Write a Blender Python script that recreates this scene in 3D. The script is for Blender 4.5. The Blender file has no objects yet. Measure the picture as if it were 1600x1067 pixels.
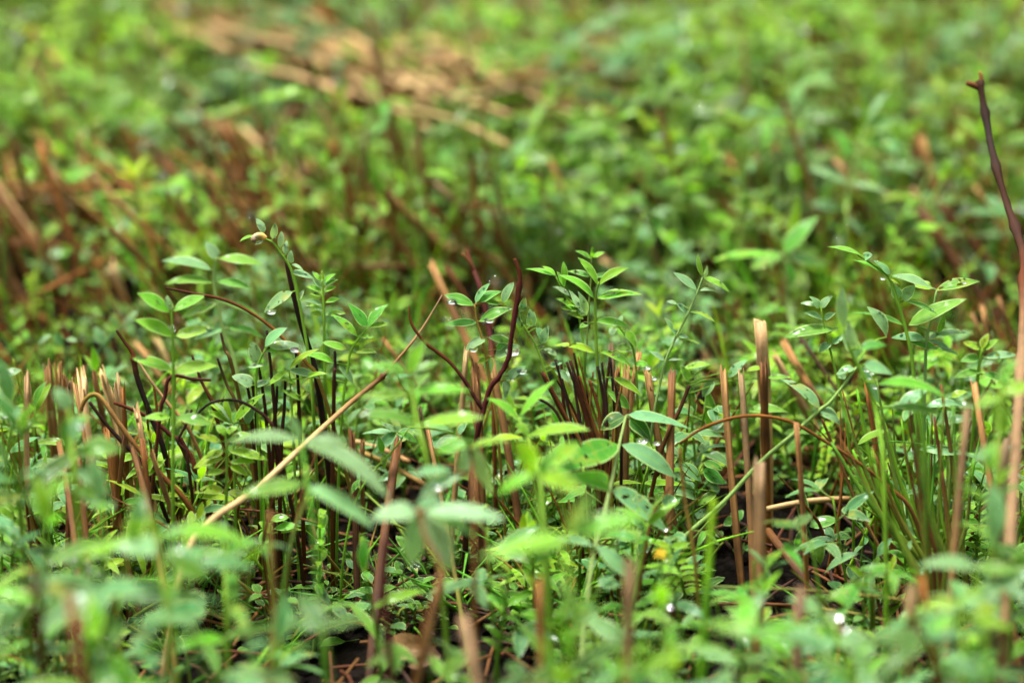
import bpy, math, random
import numpy as np
from mathutils import Vector, noise

random.seed(7)
RNG = np.random.RandomState(11)
SC = bpy.context.scene
COL = SC.collection

# ------------------------------------------------------------------ camera
PITCH = math.radians(23.5)
CAM_H = 0.433
LENS = 100.0
FOCUS = 0.89
cam_data = bpy.data.cameras.new("camera")
cam_data.lens = LENS
cam_data.sensor_width = 36.0
cam_data.sensor_fit = 'HORIZONTAL'
cam_data.clip_start = 0.01
cam_data.clip_end = 500.0
cam_data.dof.use_dof = True
cam_data.dof.focus_distance = FOCUS
cam_data.dof.aperture_fstop = 5.3
cam = bpy.data.objects.new("camera", cam_data)
cam.location = (0, 0, CAM_H)
cam.rotation_euler = (math.pi / 2 - PITCH, 0, 0)
COL.objects.link(cam)
SC.camera = cam

# ------------------------------------------------------------------ light: bright overcast after rain
SUN_EL, SUN_AZ = math.radians(70), math.radians(-40)     # high, from the back left
world = bpy.data.worlds.new("World")
SC.world = world
world.use_nodes = True
wn = world.node_tree
sky = wn.nodes.new("ShaderNodeTexSky")
sky.sky_type = 'NISHITA'
sky.sun_disc = False
sky.sun_elevation = SUN_EL
sky.sun_rotation = SUN_AZ
sky.air_density = 1.0
sky.dust_density = 7.0
sky.ozone_density = 1.0
bg = wn.nodes["Background"]
bg.inputs["Strength"].default_value = 0.05
veil = wn.nodes.new("ShaderNodeHueSaturation")          # high thin cloud takes the blue out of the sky
veil.inputs["Saturation"].default_value = 0.5
wn.links.new(sky.outputs[0], veil.inputs["Color"])
wn.links.new(veil.outputs[0], bg.inputs["Color"])
sun_data = bpy.data.lights.new("sun", 'SUN')
sun_data.energy = 1.5
sun_data.angle = math.radians(12)
sun_data.color = (1.0, 1.0, 1.0)
sun = bpy.data.objects.new("sun", sun_data)
sd = Vector((math.sin(SUN_AZ) * math.cos(SUN_EL), math.cos(SUN_AZ) * math.cos(SUN_EL), math.sin(SUN_EL)))
sun.rotation_euler = (-sd).to_track_quat('-Z', 'Y').to_euler()
COL.objects.link(sun)

SC.view_settings.view_transform = 'Standard'
SC.view_settings.look = 'None'
SC.view_settings.gamma = 1.0
SC.view_settings.exposure = 2.8
SC.render.engine = 'CYCLES'
SC.cycles.max_bounces = 7
SC.cycles.diffuse_bounces = 4
SC.cycles.glossy_bounces = 2
SC.cycles.transmission_bounces = 6
SC.cycles.caustics_reflective = False
SC.cycles.caustics_refractive = False
SC.cycles.transparent_max_bounces = 8
SC.cycles.use_denoising = True
SC.cycles.use_adaptive_sampling = True
SC.cycles.adaptive_threshold = 0.025

# ------------------------------------------------------------------ pixel <-> place
K = 36.0 / LENS / 1600.0
FW = np.array([0, math.cos(PITCH), -math.sin(PITCH)])
UP = np.array([0, math.sin(PITCH), math.cos(PITCH)])
RT = np.array([1.0, 0, 0])
CP = np.array([0, 0, CAM_H])


def at(x, y, d):
    return CP + d * FW + (x - 800) * K * d * RT + (533.5 - y) * K * d * UP


def proj(p):
    v = np.asarray(p) - CP
    d = v @ FW
    return 800 + (v @ RT) / (K * d), 533.5 - (v @ UP) / (K * d), d


def gz(x, y):
    if abs(x) > 3 or y > 6 or y < -2:
        return 0.0
    return (noise.noise(Vector((x * 9, y * 9, 3.1))) * 0.008 + noise.noise(Vector((x * 38, y * 38, 7.7))) * 0.0035
            + noise.noise(Vector((x * 130, y * 130, 1.7))) * 0.0016)


# ------------------------------------------------------------------ materials
def new_mat(name):
    m = bpy.data.materials.new(name)
    m.use_nodes = True
    nt = m.node_tree
    nt.nodes.clear()
    return m, nt, nt.nodes, nt.links


def math_node(nt, op, a, b=None, c=None, clamp=False):
    n = nt.nodes.new("ShaderNodeMath")
    n.operation = op
    n.use_clamp = clamp
    for i, v in enumerate((a, b, c)):
        if v is None:
            continue
        if isinstance(v, (int, float)):
            n.inputs[i].default_value = v
        else:
            nt.links.new(v, n.inputs[i])
    return n.outputs[0]


def mixc(nt, mode, fac, a, b):
    n = nt.nodes.new("ShaderNodeMix")
    n.data_type = 'RGBA'
    n.blend_type = mode
    if isinstance(fac, (int, float)):
        n.inputs[0].default_value = fac
    else:
        nt.links.new(fac, n.inputs[0])
    for i, v in ((6, a), (7, b)):
        if isinstance(v, tuple):
            n.inputs[i].default_value = v
        else:
            nt.links.new(v, n.inputs[i])
    return n.outputs[2]


def ramp(nt, val, lo, hi, smooth=True):
    n = nt.nodes.new("ShaderNodeMapRange")
    n.interpolation_type = 'SMOOTHSTEP' if smooth else 'LINEAR'
    nt.links.new(val, n.inputs[0])
    n.inputs[1].default_value = lo
    n.inputs[2].default_value = hi
    return n.outputs[0]


def noise_node(nt, scale, detail=3, vec=None, rough=0.55):
    n = nt.nodes.new("ShaderNodeTexNoise")
    n.inputs["Scale"].default_value = scale
    n.inputs["Detail"].default_value = detail
    n.inputs["Roughness"].default_value = rough
    if vec is not None:
        nt.links.new(vec, n.inputs["Vector"])
    return n.outputs["Fac"]


def make_leaf_mat():
    m, nt, N, L = new_mat("leaf")
    out = N.new("ShaderNodeOutputMaterial")
    at_ = N.new("ShaderNodeAttribute"); at_.attribute_name = "tint"
    uv = N.new("ShaderNodeAttribute"); uv.attribute_name = "luv"
    sep = N.new("ShaderNodeSeparateXYZ"); L.new(uv.outputs["Vector"], sep.inputs[0])
    t, s, r = sep.outputs[0], sep.outputs[1], sep.outputs[2]
    sa = math_node(nt, 'ABSOLUTE', s)
    geo = N.new("ShaderNodeNewGeometry")
    info = N.new("ShaderNodeObjectInfo")
    # broad mottling, finer speckle
    n1 = noise_node(nt, 220, 3, geo.outputs["Position"])
    n2 = noise_node(nt, 2200, 2, geo.outputs["Position"])
    base = at_.outputs["Color"]
    hsv = N.new("ShaderNodeHueSaturation")
    L.new(base, hsv.inputs["Color"])
    L.new(math_node(nt, 'ADD', math_node(nt, 'MULTIPLY', info.outputs["Random"], 0.05), 0.475), hsv.inputs["Hue"])
    L.new(math_node(nt, 'ADD', math_node(nt, 'MULTIPLY', n1, 0.9), 0.55), hsv.inputs["Value"])
    base = hsv.outputs[0]
    # side veins: slanting from midrib to margin
    ph = math_node(nt, 'SUBTRACT', math_node(nt, 'MULTIPLY', t, 62.0), math_node(nt, 'MULTIPLY', sa, 14.0))
    vein = ramp(nt, math_node(nt, 'SINE', ph), 0.72, 1.0)
    base = mixc(nt, 'MIX', math_node(nt, 'MULTIPLY', vein, 0.22), base, (0.14, 0.27, 0.03, 1))
    mid = ramp(nt, sa, 0.10, 0.03)
    base = mixc(nt, 'MIX', math_node(nt, 'MULTIPLY', mid, 0.5), base, (0.20, 0.34, 0.05, 1))
    # pale hairy rim of the leaflet
    rim = ramp(nt, sa, 0.82, 0.95)
    base = mixc(nt, 'MIX', math_node(nt, 'MULTIPLY', rim, 0.75), base, (0.42, 0.56, 0.19, 1))
    # browned leaflet tip on some
    tipm = math_node(nt, 'MULTIPLY', ramp(nt, t, 0.93, 1.0), ramp(nt, r, 0.62, 0.7))
    base = mixc(nt, 'MIX', math_node(nt, 'MULTIPLY', tipm, 0.7), base, (0.10, 0.05, 0.02, 1))
    # brown flecks and yellowing on the older ones
    n4 = noise_node(nt, 1300, 1, geo.outputs["Position"])
    fleck = math_node(nt, 'MULTIPLY', ramp(nt, n4, 0.68, 0.72), ramp(nt, r, 0.35, 0.5))
    base = mixc(nt, 'MIX', math_node(nt, 'MULTIPLY', fleck, 0.75), base, (0.07, 0.045, 0.015, 1))
    old = math_node(nt, 'MULTIPLY', ramp(nt, n1, 0.5, 0.68), ramp(nt, r, 0.80, 0.84))
    base = mixc(nt, 'MIX', math_node(nt, 'MULTIPLY', old, 0.6), base, (0.26, 0.24, 0.02, 1))
    bs = N.new("ShaderNodeBsdfPrincipled")
    L.new(base, bs.inputs["Base Color"])
    # wet film lies in patches on the leaf
    n3 = noise_node(nt, 420, 3, geo.outputs["Position"], 0.6)
    wet = ramp(nt, n3, 0.55, 0.63)
    dry_r = math_node(nt, 'ADD', math_node(nt, 'MULTIPLY', n2, 0.28), 0.42)
    L.new(math_node(nt, 'SUBTRACT', dry_r, math_node(nt, 'MULTIPLY', wet, 0.36)), bs.inputs["Roughness"])
    L.new(math_node(nt, 'ADD', math_node(nt, 'MULTIPLY', wet, 0.5), 0.16), bs.inputs["Specular IOR Level"])
    bs.inputs["Sheen Weight"].default_value = 0.0
    bmp = N.new("ShaderNodeBump")
    bmp.inputs["Strength"].default_value = 0.35
    bmp.inputs["Distance"].default_value = 0.0004
    hgt = math_node(nt, 'SUBTRACT', math_node(nt, 'ADD', math_node(nt, 'MULTIPLY', n2, 0.5), math_node(nt, 'MULTIPLY', n1, 0.6)), math_node(nt, 'MULTIPLY', vein, 0.4))
    L.new(hgt, bmp.inputs["Height"])
    L.new(bmp.outputs[0], bs.inputs["Normal"])
    tr = N.new("ShaderNodeBsdfTranslucent")
    tc = mixc(nt, 'MULTIPLY', 1.0, base, (1.45, 1.5, 0.6, 1))
    L.new(tc, tr.inputs["Color"])
    mx = N.new("ShaderNodeMixShader")
    mx.inputs[0].default_value = 0.46
    L.new(bs.outputs[0], mx.inputs[1]); L.new(tr.outputs[0], mx.inputs[2])
    # holes eaten into a few leaflets
    n5 = noise_node(nt, 330, 1, geo.outputs["Position"])
    hole = math_node(nt, 'MULTIPLY', ramp(nt, n5, 0.655, 0.66), ramp(nt, r, 0.70, 0.71))
    tp = N.new("ShaderNodeBsdfTransparent")
    mh = N.new("ShaderNodeMixShader")
    L.new(hole, mh.inputs[0]); L.new(mx.outputs[0], mh.inputs[1]); L.new(tp.outputs[0], mh.inputs[2])
    L.new(mh.outputs[0], out.inputs[0])
    return m


def make_stem_mat(name, rough, streak, spec=0.4, fine=1.0):
    m, nt, N, L = new_mat(name)
    out = N.new("ShaderNodeOutputMaterial")
    at_ = N.new("ShaderNodeAttribute"); at_.attribute_name = "tint"
    uv = N.new("ShaderNodeAttribute"); uv.attribute_name = "luv"
    geo = N.new("ShaderNodeNewGeometry")
    mp = N.new("ShaderNodeVectorMath"); mp.operation = 'MULTIPLY'
    L.new(uv.outputs["Vector"], mp.inputs[0])
    mp.inputs[1].default_value = (9.0, 1.6, 40.0)        # fibres run along the stalk
    fib = noise_node(nt, 1.6 * fine, 4, mp.outputs[0], 0.6)
    n1 = noise_node(nt, 160, 3, geo.outputs["Position"])
    n2 = noise_node(nt, 1100, 2, geo.outputs["Position"])
    v = math_node(nt, 'ADD', math_node(nt, 'MULTIPLY', fib, streak), 1.0 - streak * 0.5)
    v = math_node(nt, 'MULTIPLY', v, math_node(nt, 'ADD', math_node(nt, 'MULTIPLY', n1, 0.9), 0.55))
    hsv = N.new("ShaderNodeHueSaturation")
    L.new(at_.outputs["Color"], hsv.inputs["Color"])
    L.new(v, hsv.inputs["Value"])
    dk = ramp(nt, n2, 0.66, 0.76)
    col = mixc(nt, 'MIX', math_node(nt, 'MULTIPLY', dk, 0.5 if streak > 0.5 else 0.15), hsv.outputs[0], (0.03, 0.017, 0.01, 1))
    if streak > 0.5:                                     # weathered, rotted patches
        n3 = noise_node(nt, 75, 4, geo.outputs["Position"], 0.65)
        col = mixc(nt, 'MIX', math_node(nt, 'MULTIPLY', ramp(nt, n3, 0.54, 0.68), 0.42), col, (0.035, 0.018, 0.008, 1))
    bs = N.new("ShaderNodeBsdfPrincipled")
    L.new(col, bs.inputs["Base Color"])
    bs.inputs["Roughness"].default_value = rough
    bs.inputs["Specular IOR Level"].default_value = spec
    bmp = N.new("ShaderNodeBump")
    bmp.inputs["Strength"].default_value = 0.6
    bmp.inputs["Distance"].default_value = 0.0004
    L.new(math_node(nt, 'ADD', fib, math_node(nt, 'MULTIPLY', n2, 0.3)), bmp.inputs["Height"])
    L.new(bmp.outputs[0], bs.inputs["Normal"])
    L.new(bs.outputs[0], out.inputs[0])
    return m


def make_soil_mat():
    m, nt, N, L = new_mat("wet_soil")
    out = N.new("ShaderNodeOutputMaterial")
    geo = N.new("ShaderNodeNewGeometry")
    n1 = noise_node(nt, 60, 5, geo.outputs["Position"], 0.65)
    n2 = noise_node(nt, 700, 4, geo.outputs["Position"], 0.6)
    cr = N.new("ShaderNodeValToRGB")
    L.new(n1, cr.inputs[0])
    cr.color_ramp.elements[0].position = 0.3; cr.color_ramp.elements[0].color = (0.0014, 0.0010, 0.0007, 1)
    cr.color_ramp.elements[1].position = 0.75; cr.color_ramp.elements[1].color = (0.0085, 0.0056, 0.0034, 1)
    bs = N.new("ShaderNodeBsdfPrincipled")
    L.new(cr.outputs[0], bs.inputs["Base Color"])
    L.new(math_node(nt, 'ADD', math_node(nt, 'MULTIPLY', n2, 0.4), 0.5), bs.inputs["Roughness"])
    bs.inputs["Specular IOR Level"].default_value = 0.03
    bmp = N.new("ShaderNodeBump")
    bmp.inputs["Strength"].default_value = 0.9
    bmp.inputs["Distance"].default_value = 0.0015
    L.new(math_node(nt, 'ADD', n2, n1), bmp.inputs["Height"])
    L.new(bmp.outputs[0], bs.inputs["Normal"])
    L.new(bs.outputs[0], out.inputs[0])
    return m


def make_water_mat():
    m, nt, N, L = new_mat("water")
    out = N.new("ShaderNodeOutputMaterial")
    bs = N.new("ShaderNodeBsdfPrincipled")
    bs.inputs["Base Color"].default_value = (1, 1, 1, 1)
    bs.inputs["Roughness"].default_value = 0.02
    bs.inputs["IOR"].default_value = 1.33
    bs.inputs["Transmission Weight"].default_value = 1.0
    L.new(bs.outputs[0], out.inputs[0])
    return m


M_LEAF = make_leaf_mat()
M_STEM = make_stem_mat("green_stem", 0.55, 0.35, 0.12)
M_STRAW = make_stem_mat("dry_straw", 0.6, 1.5, 0.15)
M_TWIG = make_stem_mat("dark_wet_twig", 0.6, 0.9, 0.06)
M_SOIL = make_soil_mat()
M_WATER = make_water_mat()

T = {  # real base colours, except hl and hg, lightened to stand in for stronger light
    'y': (0.175, 0.31, 0.005), 'g': (0.066, 0.195, 0.014), 'b': (0.070, 0.185, 0.060), 'd': (0.028, 0.09, 0.011),
    'w': (0.15, 0.28, 0.09), 'l': (0.120, 0.30, 0.010),
    'tan': (0.25, 0.128, 0.038), 'pale': (0.42, 0.265, 0.11), 'brown': (0.112, 0.043, 0.009), 'red': (0.075, 0.020, 0.005),
    'dark': (0.030, 0.011, 0.005), 'black': (0.012, 0.007, 0.005), 'maroon': (0.045, 0.008, 0.006), 'orange': (0.19, 0.070, 0.012),
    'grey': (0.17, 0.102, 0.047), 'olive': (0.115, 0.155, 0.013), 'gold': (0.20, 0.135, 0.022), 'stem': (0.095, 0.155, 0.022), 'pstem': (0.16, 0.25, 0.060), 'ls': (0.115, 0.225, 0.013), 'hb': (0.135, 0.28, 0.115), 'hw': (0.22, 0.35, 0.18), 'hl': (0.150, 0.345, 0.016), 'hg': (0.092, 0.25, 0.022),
}


def jit(c, a=0.12):
    k = 1 + random.uniform(-a, a)
    return tuple(max(0.003, v * k * (1 + random.uniform(-a, a) * 0.5)) for v in c)


# ------------------------------------------------------------------ mesh collector
class MB:
    def __init__(self):
        self.v, self.f, self.c, self.u, self.n = [], [], [], [], 0

    def add(self, v, f, c, u):
        self.v.append(np.asarray(v, float)); self.c.append(np.asarray(c, float)); self.u.append(np.asarray(u, float))
        self.f.extend([tuple(i + self.n for i in q) for q in f]); self.n += len(v)
        return self

    def arrays(self):
        return np.concatenate(self.v), self.f, np.concatenate(self.c), np.concatenate(self.u)

    def mesh(self, name, mat, off=(0, 0, 0)):
        v, f, c, u = self.arrays()
        return mesh_from(name, v - np.asarray(off), f, c, u, mat)


def mesh_from(name, v, f, c, u, mat, smooth=True):
    me = bpy.data.meshes.new(name)
    me.from_pydata(v.tolist() if isinstance(v, np.ndarray) else v, [], f)
    if len(c):
        a = me.attributes.new("tint", 'FLOAT_COLOR', 'POINT')
        cc = np.ones((len(v), 4), np.float32); cc[:, :3] = c
        a.data.foreach_set("color", cc.ravel())
        b = me.attributes.new("luv", 'FLOAT_VECTOR', 'POINT')
        b.data.foreach_set("vector", np.asarray(u, np.float32).ravel())
    if smooth:
        me.shade_smooth()
    me.materials.append(mat)
    return me


def link(name, me, parent=None, loc=None):
    o = bpy.data.objects.new(name, me)
    COL.objects.link(o)
    if parent is not None:
        o.parent = parent
    if loc is not None:
        o.location = loc
    return o


def tag(o, label, cat, group=None, kind=None):
    if label: o["label"] = label
    if cat: o["category"] = cat
    if group: o["group"] = group
    if kind: o["kind"] = kind
    return o


def empty(name, loc, label=None, cat=None, group=None):
    o = bpy.data.objects.new(name, None)
    o.empty_display_size = 0.01
    o.location = tuple(loc)
    COL.objects.link(o)
    return tag(o, label, cat, group)


# ------------------------------------------------------------------ shapes
def unit(v):
    n = np.linalg.norm(v)
    return v / n if n > 1e-9 else np.array([0, 0, 1.0])


def leaf_geo(mb, base, tip, B, W, bow=0.08, fold=0.25, nl=9, ns=4, tint=(0.1, 0.2, 0.03), oval=0.0, twist=0.0, tipdroop=0.0):
    """one leaflet: midrib from base to tip, B unit side vector, W real width"""
    base, tip = np.asarray(base, float), np.asarray(tip, float)
    A = tip - base; Ln = np.linalg.norm(A); a = A / max(Ln, 1e-9)
    B = unit(B - a * (B @ a)); Nn = np.cross(a, B)
    if Nn[2] < 0: Nn = -Nn
    r = random.random()
    shp = random.uniform(-0.10, 0.14)
    asy = random.uniform(-0.14, 0.14)
    ph = random.uniform(0, 6.28)
    tt = np.linspace(0, 1, nl + 1); ss = np.linspace(-1, 1, ns + 1)
    V, U = [], []
    for t in tt:
        p = 0.78 - 0.16 * oval + shp
        w = 0.5 * W * (max(0.0, math.sin(math.pi * min(1, t ** p))) ** (0.92 - 0.35 * oval))
        w = max(w, 0.5 * W * 0.05 * (1 - t))
        c = base + A * t + Nn * (bow * Ln * 4 * t * (1 - t)) - np.array([0, 0, 1.0]) * tipdroop * Ln * t * t
        an = twist * (t - 0.3)
        Bt = B * math.cos(an) + Nn * math.sin(an); Nt = -B * math.sin(an) + Nn * math.cos(an)
        wav = 0.06 * math.sin(ph + 7 * t)
        for s in ss:
            V.append(c + Bt * (s * w * (1 + asy * (1 if s > 0 else -1))) + Nt * (fold * abs(s) * w + wav * s * w)); U.append((t, s, r))
    F = []
    m = ns + 1
    for i in range(nl):
        for j in range(ns):
            F.append((i * m + j, i * m + j + 1, (i + 1) * m + j + 1, (i + 1) * m + j))
    mb.add(V, F, np.tile(tint, (len(V), 1)), U)


def smooth_path(P, sub=4):
    P = [np.asarray(p, float) for p in P]
    if len(P) < 3:
        return [P[0] + (P[-1] - P[0]) * t for t in np.linspace(0, 1, sub + 1)]
    out = []
    for i in range(len(P) - 1):
        p0 = P[max(i - 1, 0)]; p1 = P[i]; p2 = P[i + 1]; p3 = P[min(i + 2, len(P) - 1)]
        for k in range(sub):
            t = k / sub
            out.append(0.5 * ((2 * p1) + (-p0 + p2) * t + (2 * p0 - 5 * p1 + 4 * p2 - p3) * t * t + (-p0 + 3 * p1 - 3 * p2 + p3) * t ** 3))
    out.append(P[-1])
    return out


def tube_geo(mb, path, radii, cols, n=7, flat=1.0, rough=0.0, cap=True):
    """tube through path; radii and cols are interpolated along it"""
    P = np.array(path); m = len(P)
    s = np.linspace(0, 1, m)
    R = np.interp(s, np.linspace(0, 1, len(radii)), radii)
    C = np.stack([np.interp(s, np.linspace(0, 1, len(cols)), [c[k] for c in cols]) for k in range(3)], 1)
    V, U, CC = [], [], []
    seed = random.uniform(0, 50); ln = 0
    ref = np.array([0.3, -0.9, 0.2])
    for i in range(m):
        tg = unit(P[min(i + 1, m - 1)] - P[max(i - 1, 0)])
        b1 = unit(np.cross(tg, ref)); b2 = np.cross(tg, b1)
        if i: ln += np.linalg.norm(P[i] - P[i - 1])
        for k in range(n):
            a = 2 * math.pi * k / n
            rr = R[i] * (1 + rough * (noise.noise(Vector((k * 1.7 + seed, i * 0.6, seed)))))
            V.append(P[i] + b1 * math.cos(a) * rr + b2 * math.sin(a) * rr * flat)
            U.append((math.sin(a) + seed, ln * 60, math.cos(a) * 0.1)); CC.append(C[i])
    F = []
    for i in range(m - 1):
        for k in range(n):
            k2 = (k + 1) % n
            F.append((i * n + k, i * n + k2, (i + 1) * n + k2, (i + 1) * n + k))
    if cap:
        F.append(tuple(range(n))[::-1]); F.append(tuple((m - 1) * n + k for k in range(n)))
    mb.add(V, F, CC, U)


def straw_geo(mb, top, bot, r, ctop, cbot, n=14, flat=1.0, jag=1.0, bend=0.0, split=0.0):
    """cut dry stalk: ridged tube, ragged open top, hollow inside"""
    top, bot = np.asarray(top, float), np.asarray(bot, float)
    ax = top - bot; Ln = np.linalg.norm(ax); a = ax / Ln
    b1 = unit(np.cross(a, np.array([0.2, -1, 0.1]))); b2 = np.cross(a, b1)
    seed = random.uniform(0, 90); ang0 = random.uniform(0, 6.28)
    rid = [1 + 0.10 * math.sin(k * 2.6 + seed) + random.uniform(-0.13, 0.13) for k in range(n)]
    shade = [1 + random.uniform(-0.4, 0.35) for k in range(n)]
    hts = [noise.noise(Vector((2.2 * math.cos(6.28 * k / n) + seed, 2.2 * math.sin(6.28 * k / n), seed))) * 3.0 * jag * r + random.uniform(-0.9, 0.9) * r * jag for k in range(n)]
    if split > 0:
        for k in range(n):
            if math.sin(6.28 * k / n + ang0) > 0.35: hts[k] -= split * r
    nodes = [random.uniform(0.25, 0.8)]
    rows = 9
    V, U, C = [], [], []
    bdir = b1 * math.cos(ang0) + b2 * math.sin(ang0)
    for i in range(rows + 1):
        t = i / rows
        cen = bot + ax * t + bdir * bend * Ln * 4 * t * (1 - t)
        rr = r * (1.06 - 0.10 * t)
        for nd in nodes:
            rr *= 1 + 0.16 * math.exp(-((t - nd) * 16) ** 2)
        for k in range(n):
            an = 2 * math.pi * k / n + ang0
            h = hts[k] if i == rows else (hts[k] * 0.35 if i == rows - 1 and split > 0 else 0)
            wob = 1 + 0.10 * noise.noise(Vector((math.cos(an) * 1.3 + seed, math.sin(an) * 1.3, t * Ln * 160)))
            V.append(cen + (b1 * math.cos(an) + b2 * math.sin(an) * flat) * rr * rid[k] * wob + a * h)
            U.append((math.sin(an) * 1.0 + seed, t * Ln * 60, math.cos(an) * 0.1))
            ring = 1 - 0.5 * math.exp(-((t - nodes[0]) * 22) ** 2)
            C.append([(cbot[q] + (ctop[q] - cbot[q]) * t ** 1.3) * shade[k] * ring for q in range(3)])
    for lev, rs in ((0, 0.72), (1, 0.6)):
        for k in range(n):
            an = 2 * math.pi * k / n + ang0
            p = V[rows * n + k] if lev == 0 else None
            cen = bot + ax
            h = hts[k] - 0.15 * r if lev == 0 else -5.5 * r - abs(split) * r
            V.append(cen + (b1 * math.cos(an) + b2 * math.sin(an) * flat) * r * rs * rid[k] + a * h)
            U.append((math.sin(an) + seed, Ln * 60 + lev, 0)); C.append([ctop[q] * (1.05 if lev == 0 else 0.8) for q in range(3)])
    F = []
    for i in range(rows + 2):
        for k in range(n):
            k2 = (k + 1) % n
            F.append((i * n + k, i * n + k2, (i + 1) * n + k2, (i + 1) * n + k))
    F.append(tuple((rows + 2) * n + k for k in range(n)))
    mb.add(V, F, C, U)
    for _ in range(random.choice((0, 1, 1, 2, 3)) if n > 9 else 0):        # loose fibres and peeling sheath
        an = random.uniform(0, 6.28); od = b1 * math.cos(an) + b2 * math.sin(an) * flat
        t0 = random.uniform(0.35, 0.97); p0 = bot + ax * t0 + od * r * 0.95
        L2 = random.uniform(2.5, 8) * r
        p1 = p0 + a * L2 * random.choice((1, 1, -0.8)) + od * L2 * random.uniform(0.12, 0.5)
        leaf_geo(mb, p0, p1, np.cross(a, od), r * random.uniform(0.35, 0.9), bow=random.uniform(-0.1, 0.15), fold=0.3, nl=6, ns=2, tint=tuple(v * random.uniform(0.7, 1.3) for v in (ctop if t0 > 0.6 else cbot)), twist=random.uniform(-1, 1))


def ico(sub=2):
    import bmesh
    bm = bmesh.new()
    bmesh.ops.create_icosphere(bm, subdivisions=sub, radius=1.0)
    v = np.array([p.co[:] for p in bm.verts]); f = [tuple(x.index for x in q.verts) for q in bm.faces]
    bm.free()
    return v, f


ICO1, ICO2, ICO3 = ico(1), ico(2), ico(3)

# ------------------------------------------------------------------ ground
def axis(lo, hi, step, far, grow=1.22):
    a = list(np.arange(lo, hi, step)); s = step
    x = a[-1]
    while x < far:
        s *= grow; x += s; a.append(x)
    s = step; x = a[0]
    b = []
    while x > -far:
        s *= grow; x -= s; b.append(x)
    return b[::-1] + a


gx = axis(-0.42, 0.42, 0.005, 80); gy = axis(0.45, 1.75, 0.006, 80)
GV = [(x, y, gz(x, y)) for y in gy for x in gx]
nx = len(gx)
GF = [(j * nx + i, j * nx + i + 1, (j + 1) * nx + i + 1, (j + 1) * nx + i) for j in range(len(gy) - 1) for i in range(nx - 1)]
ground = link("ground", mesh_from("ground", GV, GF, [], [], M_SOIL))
tag(ground, "dark wet soil under the plants and stubble", "soil", kind="structure")

# ------------------------------------------------------------------ plants set where the photograph shows them
def leaf_from_px(mb, lf, dstem):
    x0, y0, x1, y1, w = lf[:5]
    code = lf[5] if len(lf) > 5 else 'g'
    d0 = lf[6] if len(lf) > 6 else dstem
    Lp = math.hypot(x1 - x0, y1 - y0)
    d1 = lf[7] if len(lf) > 7 else d0 + random.uniform(-0.25, 0.22) * Lp * K * d0
    p0, p1 = at(x0, y0, d0), at(x1, y1, d1)
    w = w * 0.84
    Wp = max(w * 1.45, 0.34 * Lp)
    cph = min(1.0, max(0.22, w / Wp)); sph = math.sqrt(1 - cph * cph)
    a = unit(p1 - p0)
    P = unit(np.cross(a, FW))
    if P[2] < 0: P = -P
    sgn = 1.0 if abs(P[2]) > 0.35 else random.choice((-1, 1))
    if abs(P[2]) <= 0.35: cph, sph = 0.92, 0.39; Wp = w / 0.92
    # far edge up on most leaflets, so that the upper face looks at the sky
    B = P * cph + FW * sph * sgn
    short = Lp / max(w, 1)
    leaf_geo(mb, p0, p1, B, Wp * K * d0, bow=random.uniform(0.03, 0.11), fold=random.uniform(0.08, 0.26),
             tint=jit(T[({'b': 'hb', 'w': 'hw', 'l': 'hl', 'g': 'hg'} if d0 > 0.83 else {'w': 'hw', 'b': 'hb'}).get(code, code)]), oval=0.9 if short < 1.9 else (0.45 if short < 2.6 else 0.0), twist=random.uniform(-0.35, 0.35))  # greens past the foreground take the tints lightened to look better lit


def nearest(P, q):
    best = None
    for i in range(len(P) - 1):
        a, b = P[i], P[i + 1]
        t = np.clip(((q - a) @ (b - a)) / max((b - a) @ (b - a), 1e-12), 0, 1)
        c = a + (b - a) * t
        dd = np.linalg.norm(q - c)
        if best is None or dd < best[0]: best = (dd, c)
    return best


def to_ground(P, lean=0.25):
    """carry a stalk on from its last point down to the soil"""
    last, prev = P[-1], P[-2]
    dr = unit(last - prev)
    z = last[2] - gz(last[0], last[1])
    if z <= 0.002:
        return P
    q = last + np.array([dr[0] * lean * z, dr[1] * lean * z, -z * 0.5])
    g = last + np.array([dr[0] * lean * 1.5 * z, dr[1] * lean * 1.5 * z, 0])
    g[2] = gz(g[0], g[1]) - 0.002
    return P + [q, g]


def shoot(label, stem, leaves, d=0.89, w=5, st='stem', group=None, name="leafy_shoot", cat="plant", bst=None):
    P = [at(p[0], p[1], p[2] if len(p) > 2 else d) for p in stem]
    P = to_ground(P)
    path = smooth_path(P, 4)
    base = path[-1]
    root = empty(name, base, label, cat, group)
    sm = MB()
    r = w * K * d * 0.5
    c1 = jit(T['ls' if st in ('l', 'y') else st]); c2 = jit(T[bst] if bst else c1) if bst else c1
    tube_geo(sm, path, [r * 0.55, r * 0.9, r, r * 1.15], [c1, c1, c2, c2], n=8, rough=0.12)
    for lf in leaves:
        d0 = lf[6] if len(lf) > 6 else d
        q = at(lf[0], lf[1], d0)
        dist, c = nearest(path, q)
        if dist > r * 1.2:
            tube_geo(sm, smooth_path([c, (c + q) / 2 + np.array([0, 0, 0.06 * dist]), q], 3), [r * 0.6, r * 0.4], [c1, c1], n=5)
    link("stem", sm.mesh("stem", M_STEM, base), root)
    for lf in leaves:
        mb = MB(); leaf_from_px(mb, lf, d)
        link("leaflet", mb.mesh("leaflet", M_LEAF, base), root)
    return root


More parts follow.
